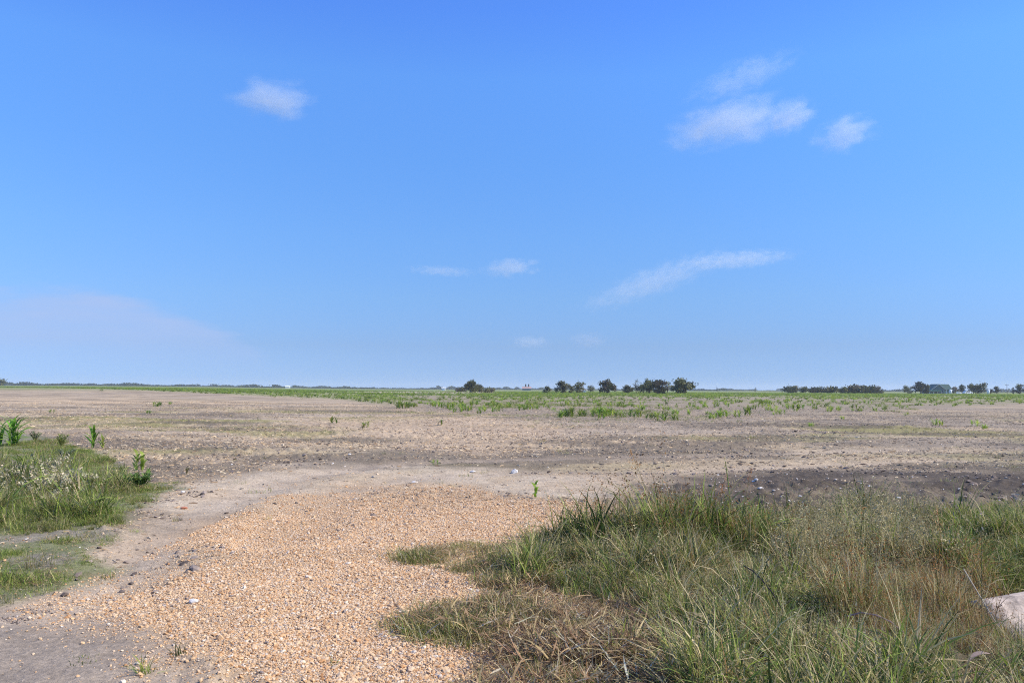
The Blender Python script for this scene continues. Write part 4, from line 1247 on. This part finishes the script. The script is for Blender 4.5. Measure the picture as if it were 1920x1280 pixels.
Q_DOWNY = poly([(-300, 880), (0, 878), (110, 872), (160, 890), (190, 925), (120, 945), (-300, 950)])
Q_LGREEN = poly([(-300, 940), (0, 935), (110, 945), (230, 950), (240, 980), (100, 1003), (-300, 1010)])
def left_grass():
    it = []
    pn = lambda x, y, s, sc: fbm(x * sc, y * sc, s, 3)
    x, y = area_pts(P_LEFT_TALL, 60, lambda x, y: 0.4 + .6 * sstep(.38, .6, pn(x, y, 101, 1.1)))
    it.append(('mixed', x, y, uni(len(x), .5, 1.0)))
    x, y = area_pts(Q_DOWNY, 50)
    it.append(('downy', x, y, uni(len(x), .7, 1.2)))
    x, y = area_pts(P_LEFT_TALL, 26)
    it.append(('tussock', x, y, uni(len(x), .55, 1.0)))
    x, y = area_pts(P_LEFT_TALL, 40, lambda x, y: sstep(.4, .6, pn(x, y, 107, 1.4)))
    it.append(('green', x, y, uni(len(x), .6, 1.1)))
    x, y = area_pts(P_LEFT_TALL, 9)
    it.append(('green', x, y, uni(len(x), 1.3, 2.2)))
    x, y = area_pts(Q_LGREEN, 90)
    it.append(('green', x, y, uni(len(x), .6, 1.15)))
    x, y = area_pts(P_LEFT, 330, lambda x, y: sstep(.33, .52, pn(x, y, 103, 1.6)))
    it.append(('matgreen', x, y, uni(len(x), .6, 1.3)))
    x, y = area_pts(P_LEFT, 45, lambda x, y: sstep(.4, .6, pn(x, y, 109, 1.2)))
    it.append(('green', x, y, uni(len(x), .4, .8)))
    x, y = area_pts(P_LEFT, 90, lambda x, y: sstep(.4, .6, pn(x, y, 105, 1.4)))
    it.append(('mat', x, y, uni(len(x), .6, 1.3)))
    x, y = area_pts(P_LEFT, 14)
    it.append(('litter', x, y, uni(len(x), .6, 1.2)))
    it = [(k_, x_, y_, s_ * .68 * (.6 + .9 * sstep(.35, .65, fbm(x_ * 1.5, y_ * 1.5, 151, 3)))) for k_, x_, y_, s_ in it]
    grass_object('left_grass', it, 'patchy green grass and pale downy weeds at the left edge of the driveway')
    # sparse sprouts in streaks further out in the field
    x, y, r_ = polar(9000, 12, 60)
    z = zones(x, y)
    k = sstep(0.55, 0.72, fbm(x * 0.14 + 4, y * 0.30, 45, 4)) * (1 - z['gravel']) * (1 - z['dust'] * .8) * (1 - z['dark']) * (1 - z['right']) > uni(len(x), 0, 1)
    x, y = x[k], y[k]
    x2, y2, r2 = polar(260, 10, 45)
    x, y = np.concatenate([x, x2]), np.concatenate([y, y2])
    x3, y3, r3 = polar(30000, 36, 130, -44, 44, 1.3)
    k3 = crop_amount(x3, y3, .2) * 0.85 * sstep(.46, .64, fbm(x3 * 0.12, y3 * 0.09, 49, 4)) > uni(len(x3), 0, 1)
    x, y = np.concatenate([x3[k3], x]), np.concatenate([y3[k3], y])
    h = len(x) * 3 // 4
    grass_object('sprouting_weeds', [('matgreen', x[:h], y[:h], uni(h, .6, 1.5) * (1 + 1.2 * sstep(35, 70, np.hypot(x[:h], y[:h])))), ('mat', x[h:], y[h:], uni(len(x) - h, .6, 1.3))], 'thin film of low weeds sprouting in streaks across the field')
left_grass()

# ------------------------------------------------------------------ single plants, tufts, stalks
def tuft(px, py, h, n, cols, label, spread=0.5, width=0.006, rad=0.04, name='grass_tuft', cat='grass tuft', group=None):
    x, y = at(px, py)
    m = MB(); rr = random.Random(int(px * 3 + py))
    for _ in range(n):
        a = rr.uniform(0, 6.28); q = rad * math.sqrt(rr.random())
        m.blade((q * math.cos(a), q * math.sin(a), -0.02), h * rr.uniform(.5, 1.15), width * rr.uniform(.7, 1.3), rr.uniform(0, 6.28), abs(rr.gauss(0, spread)), rr.uniform(.2, 1.2), jit(rr.choice(cols), .2), 5, None, rr.uniform(-1, 1))
    o = m.build(name, M_BLADE)
    o.location = (x, y, h1(x, y))
    return tag(o, label, cat, group)

tuft(340, 1228, 0.13, 26, [DARKG, GREEN, OLIVE], 'small dark grass tuft on the grey dirt at the gravel edge', 0.7)
tuft(272, 1262, 0.17, 34, [GREEN, BRIGHT, OLIVE], 'spiky green grass tuft at the bottom left on grey dirt', 0.6)
tuft(158, 1238, 0.06, 60, [GREEN, BRIGHT], 'flat green grass patch on the grey dirt left of the spiky tuft', 1.0, .006, .10)
tuft(626, 1242, 0.10, 16, [GREEN, OLIVE], 'thin green tuft growing in the gravel near the bottom', 0.6)
tuft(672, 1250, 0.05, 14, [BRIGHT, OLIVE], 'tiny pale green sprig in the gravel right of the thin tuft', 0.9)
tuft(203, 1072, 0.17, 40, [BRIGHT, STRAW, OLIVE], 'yellow green tuft on the bare strip at the gravel edge', 0.55, .004, .08)
tuft(72, 1062, 0.30, 70, [OLIVE, STRAW, OLIVE, PALE], 'dry greyish tuft in the thin left grass', 0.6, .005, .14)
tuft(330, 970, 0.12, 20, [OLIVE, STRAW], 'small dry tuft on the pale dirt left of the gravel tip', 0.6)
tuft(255, 995, 0.10, 26, [OLIVE, BRIGHT], 'low tuft at the corner of the left grass patch', 0.7, .005, .08)
tuft(985, 1012, 0.22, 60, [OLIVE, STRAW, GREEN], 'straw tipped tuft left of the beige stone by the verge', 0.45, .004, .11)
tuft(1090, 1022, 0.42, 46, [GREEN, DARKG, DARKG], 'dark broad bladed grass clump at the left end of the verge', 0.45, .014, .16, 'grass_clump', 'grass clump')
tuft(1150, 1022, 0.34, 30, [GREEN, BRIGHT, DARKG], 'smaller broad bladed clump right of the dark one', 0.4, .013, .12, 'grass_clump', 'grass clump')

def leafy(px, py, h, w, label, col, nstem=5, leaf=0.05, narrow=0.45, name='weed', cat='weed', dens=9):
    """A branching weed: stems and small leaves as two parts."""
    x, y = at(px, py)
    root = empty(name, (x, y, h1(x, y)), random.uniform(0, 6.28)); tag(root, label, cat)
    rr = random.Random(int(px * 5 + py))
    st, lf = MB(), MB()
    for k in range(nstem):
        a = rr.uniform(0, 6.28); e = Vector((math.cos(a) * w * .5 * rr.uniform(.3, 1), math.sin(a) * w * .5 * rr.uniform(.3, 1), h * rr.uniform(.65, 1)))
        mid = e * 0.5 + Vector((0, 0, h * .12))
        pts = [Vector((0, 0, -.02)), mid, e]
        st.tube(pts, [.006, .004, .002], 4, jit((col[0] * .8, col[1] * .7, col[2]), .1))
        for i in range(dens):
            t = rr.uniform(.15, 1); p = mid * (1 - abs(2 * t - 1)) + (e if t > .5 else Vector((0, 0, 0))) * abs(2 * t - 1)
            lf.blade(tuple(p), leaf * rr.uniform(.6, 1.4), leaf * narrow, rr.uniform(0, 6.28), rr.uniform(.4, 1.4), rr.uniform(.1, 1.0), jit(col, .25), 3)
    st.build('stem', M_BLADE, root); lf.build('foliage', M_BLADE, root)
    return root

def corn(px, py, h, n, label, col, leaf_len, leaf_w, stems=1, spread=.1, name='corn_plant'):
    x, y = at(px, py)
    root = empty(name, (x, y, h1(x, y)), 0); tag(root, label, 'plant')
    rr = random.Random(int(px + 9 * py))
    for s in range(stems):
        bx, by = (rr.uniform(-spread, spread), rr.uniform(-spread, spread)) if stems > 1 else (0, 0)
        st = MB(); st.tube([(bx, by, -.03), (bx, by, h * .4), (bx + .01, by, h * .72)], [h * .018, h * .015, h * .006], 6, jit(col, .1)); st.build('stem', M_CROP, root)
        a = rr.uniform(0, 6.28)
        for i in range(n):
            t = .06 + .66 * i / max(1, n - 1); a += math.pi + rr.uniform(-.6, .6)
            m = MB()
            m.blade((bx, by, h * t), leaf_len * rr.uniform(.75, 1.15), leaf_w, a, rr.uniform(.25, .75), rr.uniform(.5, 1.9), jit(col, .2), 7, None, rr.uniform(-.7, .7))
            m.build('leaf', M_CROP, root)
    return root

corn(15, 836, 0.80, 8, 'big dark green leafy corn plant at the left edge of the photo', (0.21, .38, .05), .46, .085, 7, .24)
corn(173, 838, 0.68, 9, 'narrow upright bright green corn plant in the left field', (0.26, .42, .06), .34, .075, 2, .05)
corn(193, 838, 0.36, 6, 'short yellowish corn plant right of the narrow upright one', CY, .26, .05, 2, .08)
corn(262, 880, 0.42, 7, 'yellow green young corn plant above the dark bushy weed', (0.34, .44, .07), .24, .075, 2, .07)
corn(1004, 934, 0.27, 5, 'single bright green seedling standing alone on the bare dirt', (0.27, .42, .05), .17, .05, 1, .1, 'seedling')
leafy(265, 917, 0.28, 0.55, 'dark green bushy weed at the right end of the left grass', (0.22, .34, .08), 36, .09, .35)
leafy(66, 829, 0.32, 0.42, 'grey green bushy weed beside the big corn plant', (0.27, .30, .14), 30, .06)
leafy(122, 862, 0.26, 0.55, 'low dark grey weed between the corn plants and the downy patch', (0.22, .26, .13), 36, .06)
leafy(116, 838, 0.36, 0.40, 'airy yellow green weed left of the narrow corn plant', (0.38, .46, .11), 26, .06)
leafy(350, 888, 0.12, 0.14, 'tiny lone weed on the pale dirt right of the left grass', OLIVE, 6, .035)
leafy(680, 806, 0.20, 0.25, 'small dull weed in the field left of centre', OLIVE, 8, .05)

def stalk(px, py, h, label, col, lean_az=0.0, lean=0.1, curve=0.2, leaves=2, leaf_len=.3, leaf_w=.012, head=None, head_n=40, rad=.003, dz=0.0):
    """A single grass stem rising out of the verge, with leaves and, where the photo shows one, a seed head."""
    x, y = at(px, py)
    root = empty('grass_stalk', (x, y, h1(x, y) + dz)); tag(root, label, 'grass stalk')
    rr = random.Random(int(px * 11 + py))
    pts, p, th = [], Vector((0, 0, -.03)), lean
    for i in range(7):
        pts.append(p.copy()); p = p + Vector((math.cos(lean_az) * math.sin(th), math.sin(lean_az) * math.sin(th), math.cos(th))) * h / 6; th += curve / 6
    m = MB(); m.tube(pts, [rad * (1 - .09 * i) for i in range(7)], 5, jit(col, .1)); m.build('stem', M_BLADE, root)
    for i in range(leaves):
        q = pts[1 + i * 4 // max(1, leaves)]
        m = MB(); m.blade(tuple(q), leaf_len * rr.uniform(.7, 1.2), leaf_w, rr.choice((0, math.pi)) + rr.uniform(-.5, .5), rr.uniform(.2, .7), rr.uniform(.4, 1.5), jit(col, .15), 6, None, rr.uniform(-.6, .6))
        m.build('leaf', M_BLADE, root)
    if head:
        m = MB()
        top, d = pts[-1], (pts[-1] - pts[-3]).normalized()
        for _ in range(head_n):
            t = rr.uniform(-.16, .04); sp = .035 * (1 - (t + .16) / .22)
            q = top + d * t + Vector((rr.gauss(0, sp), rr.gauss(0, sp), rr.gauss(0, .01)))
            u = Vector((rr.gauss(0, .5), rr.gauss(0, .5), 1)).normalized(); v = u.orthogonal().normalized()
            m.quad(q, u * .010, v * .0035, jit(head, .3))
        m.build('seed_head', M_BLADE, root)
    return root

RH = (0.34, .17, .09)
stalk(1230, 1012, 0.95, 'tall stalk with an orange tan seed head leaning left above the verge', (0.20, .19, .06), math.pi, .12, .35, 3, .28, .010, (0.42, .24, .10), 60)
stalk(1238, 1000, 0.62, 'upright yellow green blade right of the orange seed head', BRIGHT, 0, .03, .05, 4, .3, .022)
stalk(1374, 1010, 0.84, 'thick pale green upright stem rising highest from the verge middle', (0.22, .27, .07), math.pi, .04, .1, 3, .26, .024, (0.30, .28, .10), 14, .009)
stalk(1392, 1008, 0.72, 'slim stalk with a faint reddish seed head right of the thick stem', (0.22, .20, .08), 0, .05, .2, 2, .25, .008, RH, 46)
stalk(1338, 1000, 0.62, 'reddish brown seeded stalk left of the thick pale stem', (0.20, .15, .06), 0, .1, .3, 2, .2, .007, RH, 50)
stalk(1313, 1006, 0.46, 'straight pale dry stalk standing before the dark soil', (0.46, .41, .32), 0, .0, .02, 0, .1, .005, None, 0, .0035)
stalk(1352, 1158, 0.32, 'dark thin stalk standing in the middle of the verge grass', DARKG, 0, .03, .1, 1, .2, .008)
stalk(1458, 1262, 0.42, 'straight dark green stalk near the bottom of the verge', GREEN, math.pi, .05, -.1, 2, .25, .014, None, 0, .004)
stalk(1465, 1275, 0.26, 'bright broad leaf stalk at the foot of the straight dark one', BRIGHT, 0, .2, .5, 3, .2, .02)
stalk(1776, 1150, 0.75, 'tall rusty orange stalk left of the concrete pipe', (0.30, .16, .05), math.pi, .03, .1, 2, .3, .006, (0.33, .19, .08), 40)
stalk(1842, 1230, 0.85, 'thin pale upright stalk in front of the concrete pipe end', (0.30, .29, .16), 0, .02, .02, 1, .15, .006, PALE, 18)
stalk(1856, 1215, 0.34, 'short tan stalk crossing the left part of the concrete pipe', (0.40, .27, .13), 0, .15, .3, 2, .2, .006, RH, 24)
stalk(1902, 1205, 0.30, 'dry grass stalk crossing the concrete pipe near the photo edge', (0.36, .28, .13), math.pi, .2, .4, 3, .2, .007, PALE, 20)
stalk(1880, 1222, 0.22, 'green stalk below the middle of the concrete pipe', GREEN, math.pi, .2, .4, 4, .2, .009)
stalk(1888, 1300, 0.22, 'bright green bent blade at the bottom right in the dark ditch', BRIGHT, 0, .1, .8, 3, .18, .022, None, 0, .004)
stalk(1620, 985, 0.30, 'short green blade at the back edge of the verge by the dark soil', BRIGHT, math.pi, .15, .3, 2, .2, .01)
stalk(1240, 1150, 0.28, 'pale dry stalk over the brown litter in the verge', STRAW, 0, .05, .3, 1, .2, .007)

def stick(pa, pb, za, zb, rad, col, label, sag=0.05):
    (xa, ya), (xb, yb) = at(*pa), at(*pb)
    A = Vector((xa, ya, h1(xa, ya) + za)); B = Vector((xb, yb, h1(xb, yb) + zb))
    m = MB(); M_ = (A + B) / 2 + Vector((0, 0, sag))
    m.tube([A, A.lerp(M_, .5) + Vector((0, 0, sag * .3)), M_, M_.lerp(B, .5) + Vector((0, 0, sag * .3)), B], [rad, rad * .95, rad * .9, rad * .75, rad * .5], 6, col)
    o = m.build('fallen_stick', M_BLADE); tag(o, label, 'stick')
    return o
stick((1345, 1230), (1462, 1290), .14, .04, .006, (.06, .045, .04), 'dark arched dead stem low in the front of the verge')
stick((1395, 1130), (1470, 1200), .26, .12, .005, (.09, .06, .05), 'dark slanting dead stem across the middle of the verge')
stick((1590, 1215), (1700, 1240), .16, .1, .006, (.42, .30, .25), 'pinkish bare stem lying left of the concrete pipe', .06)
stick((1125, 1185), (1195, 1230), .06, .02, .005, (.07, .05, .045), 'dark stick lying on the brown litter', .03)
stick((1810, 1185), (1870, 1225), .40, .15, .004, (.50, .43, .30), 'pale straight dead stem leaning before the pipe end', 0)

# ------------------------------------------------------------------ stones, post, pipe, leaf
def stone_mat(name, c, v=.2): return plain_mat(name, c, .85, 14, v, .4)
M_SWHITE, M_SBEIGE, M_SBRICK = stone_mat('white_stone', (0.68, .64, .58)), stone_mat('beige_stone', (0.50, .43, .33)), stone_mat('brick_red', (0.50, .20, .11))
def stone(px, py, wpx, mat, label, squash=.6, seed=0, name='stone'):
    x, y = at(px, py)
    s = wpx / FPX * y / 2
    o = link(name, rock_mesh(name, mat, 40 + seed, 2, squash)); o.scale = (s * 1.15, s, s)
    o.location = (x, y, h1(x, y) + s * .3); o.rotation_euler = (0, 0, seed * 1.3)
    return tag(o, label, 'stone')
stone(965, 882, 15, M_SWHITE, 'bright white angular stone alone beyond the gravel', .8, 1)
stone(1003, 1018, 20, M_SBEIGE, 'smooth beige stone at the left tip of the verge grass', .6, 2)
stone(1458, 922, 9, M_SBEIGE, 'yellowish stone on the dark soil, largest of a close pair', .8, 3)
stone(1450, 924, 6, M_SBEIGE, 'smaller yellowish stone touching the left of the largest', .6, 4)
stone(1426, 926, 10, M_SWHITE, 'flat cream stone on the dark soil left of the yellowish pair', .45, 5)
stone(1418, 905, 8, M_SWHITE, 'cream stone near the back edge of the dark soil', .7, 6)
stone(1500, 938, 7, M_SWHITE, 'pale stone in the middle of the dark soil', .6, 7)
stone(1684, 939, 10, M_SWHITE, 'flat pale stone on the dark soil farther right', .5, 8)
stone(343, 923, 8, M_SWHITE, 'small white stone at the dark clods right of the left grass', .5, 9)
stone(345, 950, 12, M_SBRICK, 'orange red brick fragment on the pale dirt', .5, 10, 'brick_fragment')
stone(887, 882, 11, M_SWHITE, 'flat white stone left of the bright angular one', .4, 11)
stone(700, 892, 8, M_SBEIGE, 'tan stone near the back edge of the gravel', .5, 12)
stone(776, 902, 9, M_SWHITE, 'white stone on the smooth dirt behind the gravel', .5, 13)
stone(655, 854, 7, M_SWHITE, 'small white stone in the field left of centre', .6, 14)
stone(362, 1128, 17, M_SWHITE, 'white stone at the left side of the gravel', .6, 15)
stone(1062, 944, 8, M_SBEIGE, 'small tan stone on the smooth dirt right of the seedling', .5, 16)

def pipe():
    Y0 = 6.05
    d = Vector((1, .20, .11)).normalized()
    r = .19
    a = Vector((0, 0, 1)); b = d.cross(a).normalized(); a = b.cross(d)
    x0 = (1822 - 960) / FPX * Y0
    o0 = Vector((x0, Y0, .035 - r))
    root = empty('culvert_pipe', o0); tag(root, 'broken pale concrete pipe lying in the ditch at the right edge', 'pipe')
    m = MB(); rr = random.Random(9)
    ns, nl = 40, 22
    L = 2.6
    for i in range(nl + 1):
        for k in range(ns):
            t = 2 * math.pi * k / ns
            ragged = (0.10 * float(vnoise(k * .55, 2.0, 5)) - .05) if i == 0 else 0
            rad = r * (1 + .012 * rr.uniform(-1, 1))
            m.v.append(tuple(d * (L * i / nl + ragged) + (a * math.cos(t) + b * math.sin(t)) * rad))
    for i in range(nl + 1):
        for k in range(ns):
            t = 2 * math.pi * k / ns
            ragged = (0.10 * float(vnoise(k * .55, 2.0, 5)) - .05) if i == 0 else 0
            m.v.append(tuple(d * (L * i / nl + ragged) + (a * math.cos(t) + b * math.sin(t)) * (r - .05)))
    off = (nl + 1) * ns
    for i in range(nl):
        for k in range(ns):
            k2 = (k + 1) % ns
            m.f.append((i * ns + k, i * ns + k2, (i + 1) * ns + k2, (i + 1) * ns + k))
            m.f.append((off + i * ns + k2, off + i * ns + k, off + (i + 1) * ns + k, off + (i + 1) * ns + k2))
    for k in range(ns):
        k2 = (k + 1) % ns
        m.f.append((k2, k, off + k, off + k2))
    m.c = [(1, 1, 1)] * len(m.v)
    m.build('barrel', plain_mat('old_concrete', (0.47, .375, .29), .95, 6, .85, 1.0), root, True)
    m = MB()
    for k in range(ns + 1):
        pass
    c = d * .62
    pts = [c + (a * math.cos(2 * math.pi * k / ns) + b * math.sin(2 * math.pi * k / ns)) * (r + .012) for k in range(ns)]
    m.v = [tuple(p - d * .03) for p in pts] + [tuple(p + d * .03) for p in pts]
    m.f = [(k, (k + 1) % ns, ns + (k + 1) % ns, ns + k) for k in range(ns)]
    m.c = [(1, 1, 1)] * len(m.v)
    m.build('joint_band', plain_mat('concrete_band', (0.45, .37, .29), .9, 7, .4, .6), root, True)
pipe()

def dead_leaf():
    x, y = at(1835, 1262)
    m = MB()
    for sgn in (-1, 1):
        vs_, fs = [], []
        for i in range(9):
            t = i / 8; w = .035 * math.sin(math.pi * min(1, t * .9 + .08)) ** .8
            z = .05 * t + .03 * math.sin(t * 3)
            vs_ += [(t * .2 - .1, .02 * math.sin(t * 4), z), (t * .2 - .1, .02 * math.sin(t * 4) + sgn * w, z + w * .6)]
        fs = [(2 * i, 2 * i + 1, 2 * i + 3, 2 * i + 2) for i in range(8)]
        m.add(vs_, fs, (.42, .31, .27))
    o = m.build('dead_leaf', M_BLADE); o.location = (x, y, h1(x, y) + .06); o.rotation_euler = (.3, -.1, .25); o.scale = (.75, .42, .5)
    tag(o, 'curled pinkish dead leaf hanging in the dark ditch below the pipe', 'dead leaf')
dead_leaf()

# ------------------------------------------------------------------ clouds
def cloud(px, py, w, h, label, dens, tilt=0.0, thr=0.60, nscale=2.6, dist=6000, seed=0, flat_=1.0, stretch=1.0, sharp=0.30, core=0.15):
    d = ray(px, py).normalized()
    import bmesh
    bm = bmesh.new(); bmesh.ops.create_icosphere(bm, subdivisions=3, radius=1.0)
    me = bpy.data.meshes.new('cloud'); bm.to_mesh(me); bm.free()
    k = dist / FPX
    o = link('cloud', me)
    o.location = Vector((0, 0, CAM_H)) + d * dist
    az = math.atan2(d.x, d.y)
    o.rotation_euler = Euler((0, -tilt, -az), 'XYZ')
    o.scale = (w * .5 * k, max(w * .3, h * .5) * k * flat_, h * .5 * k)
    depth = 2 * o.scale[1]
    m, nt, out = new_mat('cloud_vapour_%d' % seed)
    L = nt.links.new
    tc = N(nt, 'ShaderNodeTexCoord')
    ln = N(nt, 'ShaderNodeVectorMath', operation='LENGTH'); L(tc.outputs['Object'], ln.inputs[0])
    fo = N(nt, 'ShaderNodeMapRange'); fo.inputs['From Min'].default_value = core; fo.inputs['From Max'].default_value = 1.0
    fo.inputs['To Min'].default_value = 1.0; fo.inputs['To Max'].default_value = 0.0
    L(ln.outputs['Value'], fo.inputs['Value'])
    mp = N(nt, 'ShaderNodeMapping'); mp.inputs['Location'].default_value = (seed * 3.7, seed * 1.9, seed * 5.3); mp.inputs['Scale'].default_value = (stretch * w / h * .5 if w / h > 2 else 1.0, 1.0, 1.0)
    L(tc.outputs['Object'], mp.inputs['Vector'])
    no = N(nt, 'ShaderNodeTexNoise'); no.inputs['Scale'].default_value = nscale; no.inputs['Detail'].default_value = 7; no.inputs['Roughness'].default_value = 0.6
    L(mp.outputs[0], no.inputs['Vector'])
    ad = N(nt, 'ShaderNodeMath', operation='MULTIPLY_ADD'); ad.inputs[1].default_value = 0.40
    L(fo.outputs[0], ad.inputs[0]); L(no.outputs['Fac'], ad.inputs[2])
    mr = N(nt, 'ShaderNodeMapRange'); mr.interpolation_type = 'SMOOTHSTEP'
    mr.inputs['From Min'].default_value = thr; mr.inputs['From Max'].default_value = thr + sharp
    mr.inputs['To Min'].default_value = 0; mr.inputs['To Max'].default_value = dens / depth
    L(ad.outputs[0], mr.inputs['Value'])
    edge = N(nt, 'ShaderNodeMath', operation='MULTIPLY'); L(mr.outputs[0], edge.inputs[0])
    e2 = N(nt, 'ShaderNodeMapRange'); e2.inputs['From Min'].default_value = 0.0; e2.inputs['From Max'].default_value = .35; L(fo.outputs[0], e2.inputs['Value'])
    L(e2.outputs[0], edge.inputs[1])
    vs_ = N(nt, 'ShaderNodeVolumePrincipled')
    vs_.inputs['Color'].default_value = (0.93, 0.975, 1, 1); vs_.inputs['Anisotropy'].default_value = 0.2
    L(edge.outputs[0], vs_.inputs['Density'])
    L(vs_.outputs[0], out.inputs['Volume'])
    me.materials.append(m)
    tag(o, label, 'cloud')
    return o

cloud(515, 186, 190, 92, 'small puffy white cloud alone high on the left', 1.6, R(2), seed=1, nscale=2.2)
cloud(1372, 232, 310, 100, 'long puffy white cloud high on the right', 1.6, R(8), seed=2, nscale=2.4, thr=.57)
cloud(1488, 220, 110, 70, 'wispy tail puff at the right end of the long cloud', 1.2, R(30), seed=3)
cloud(1582, 250, 140, 84, 'small round cloud right of the long puffy one', 1.3, R(10), seed=4)
cloud(1392, 146, 270, 70, 'faint feathery streak above the long puffy cloud', 0.7, R(18), seed=5, nscale=3.2)
cloud(957, 502, 160, 50, 'small greyish cloud low in the middle of the sky', 1.2, R(4), seed=6)
cloud(1225, 528, 380, 74, 'left half of the thin slanting white streak, low in the sky', 0.9, R(20), seed=7, nscale=3.6, thr=.58)
cloud(1385, 487, 260, 40, 'right half of the thin slanting streak with a bright upper edge', 1.1, R(3), seed=8, nscale=3.4, thr=.57)
cloud(1102, 637, 100, 44, 'faint small puff just above the horizon trees', .8, 0, seed=10)
cloud(995, 641, 110, 36, 'faint flat puff left of the small puff above the trees', .8, 0, seed=11)
cloud(830, 508, 190, 24, 'hair thin wisp left of the small greyish cloud', 0.9, R(-2), seed=12)

# ------------------------------------------------------------------ haze: the air itself
def haze():
    m = MB(); m.box((-6200, -6200, -3.0), (6200, 6200, 34.0))
    mat, nt, out = new_mat('air')
    v = N(nt, 'ShaderNodeVolumePrincipled')
    v.inputs['Color'].default_value = (0.80, 0.88, 1.0, 1)
    v.inputs['Density'].default_value = 0.00013
    v.inputs['Anisotropy'].default_value = 0.1
    nt.links.new(v.outputs[0], out.inputs['Volume'])
    o = m.build('haze', mat)
    tag(o, 'thin pale haze in the air over the fields', None, None, 'stuff')
haze()
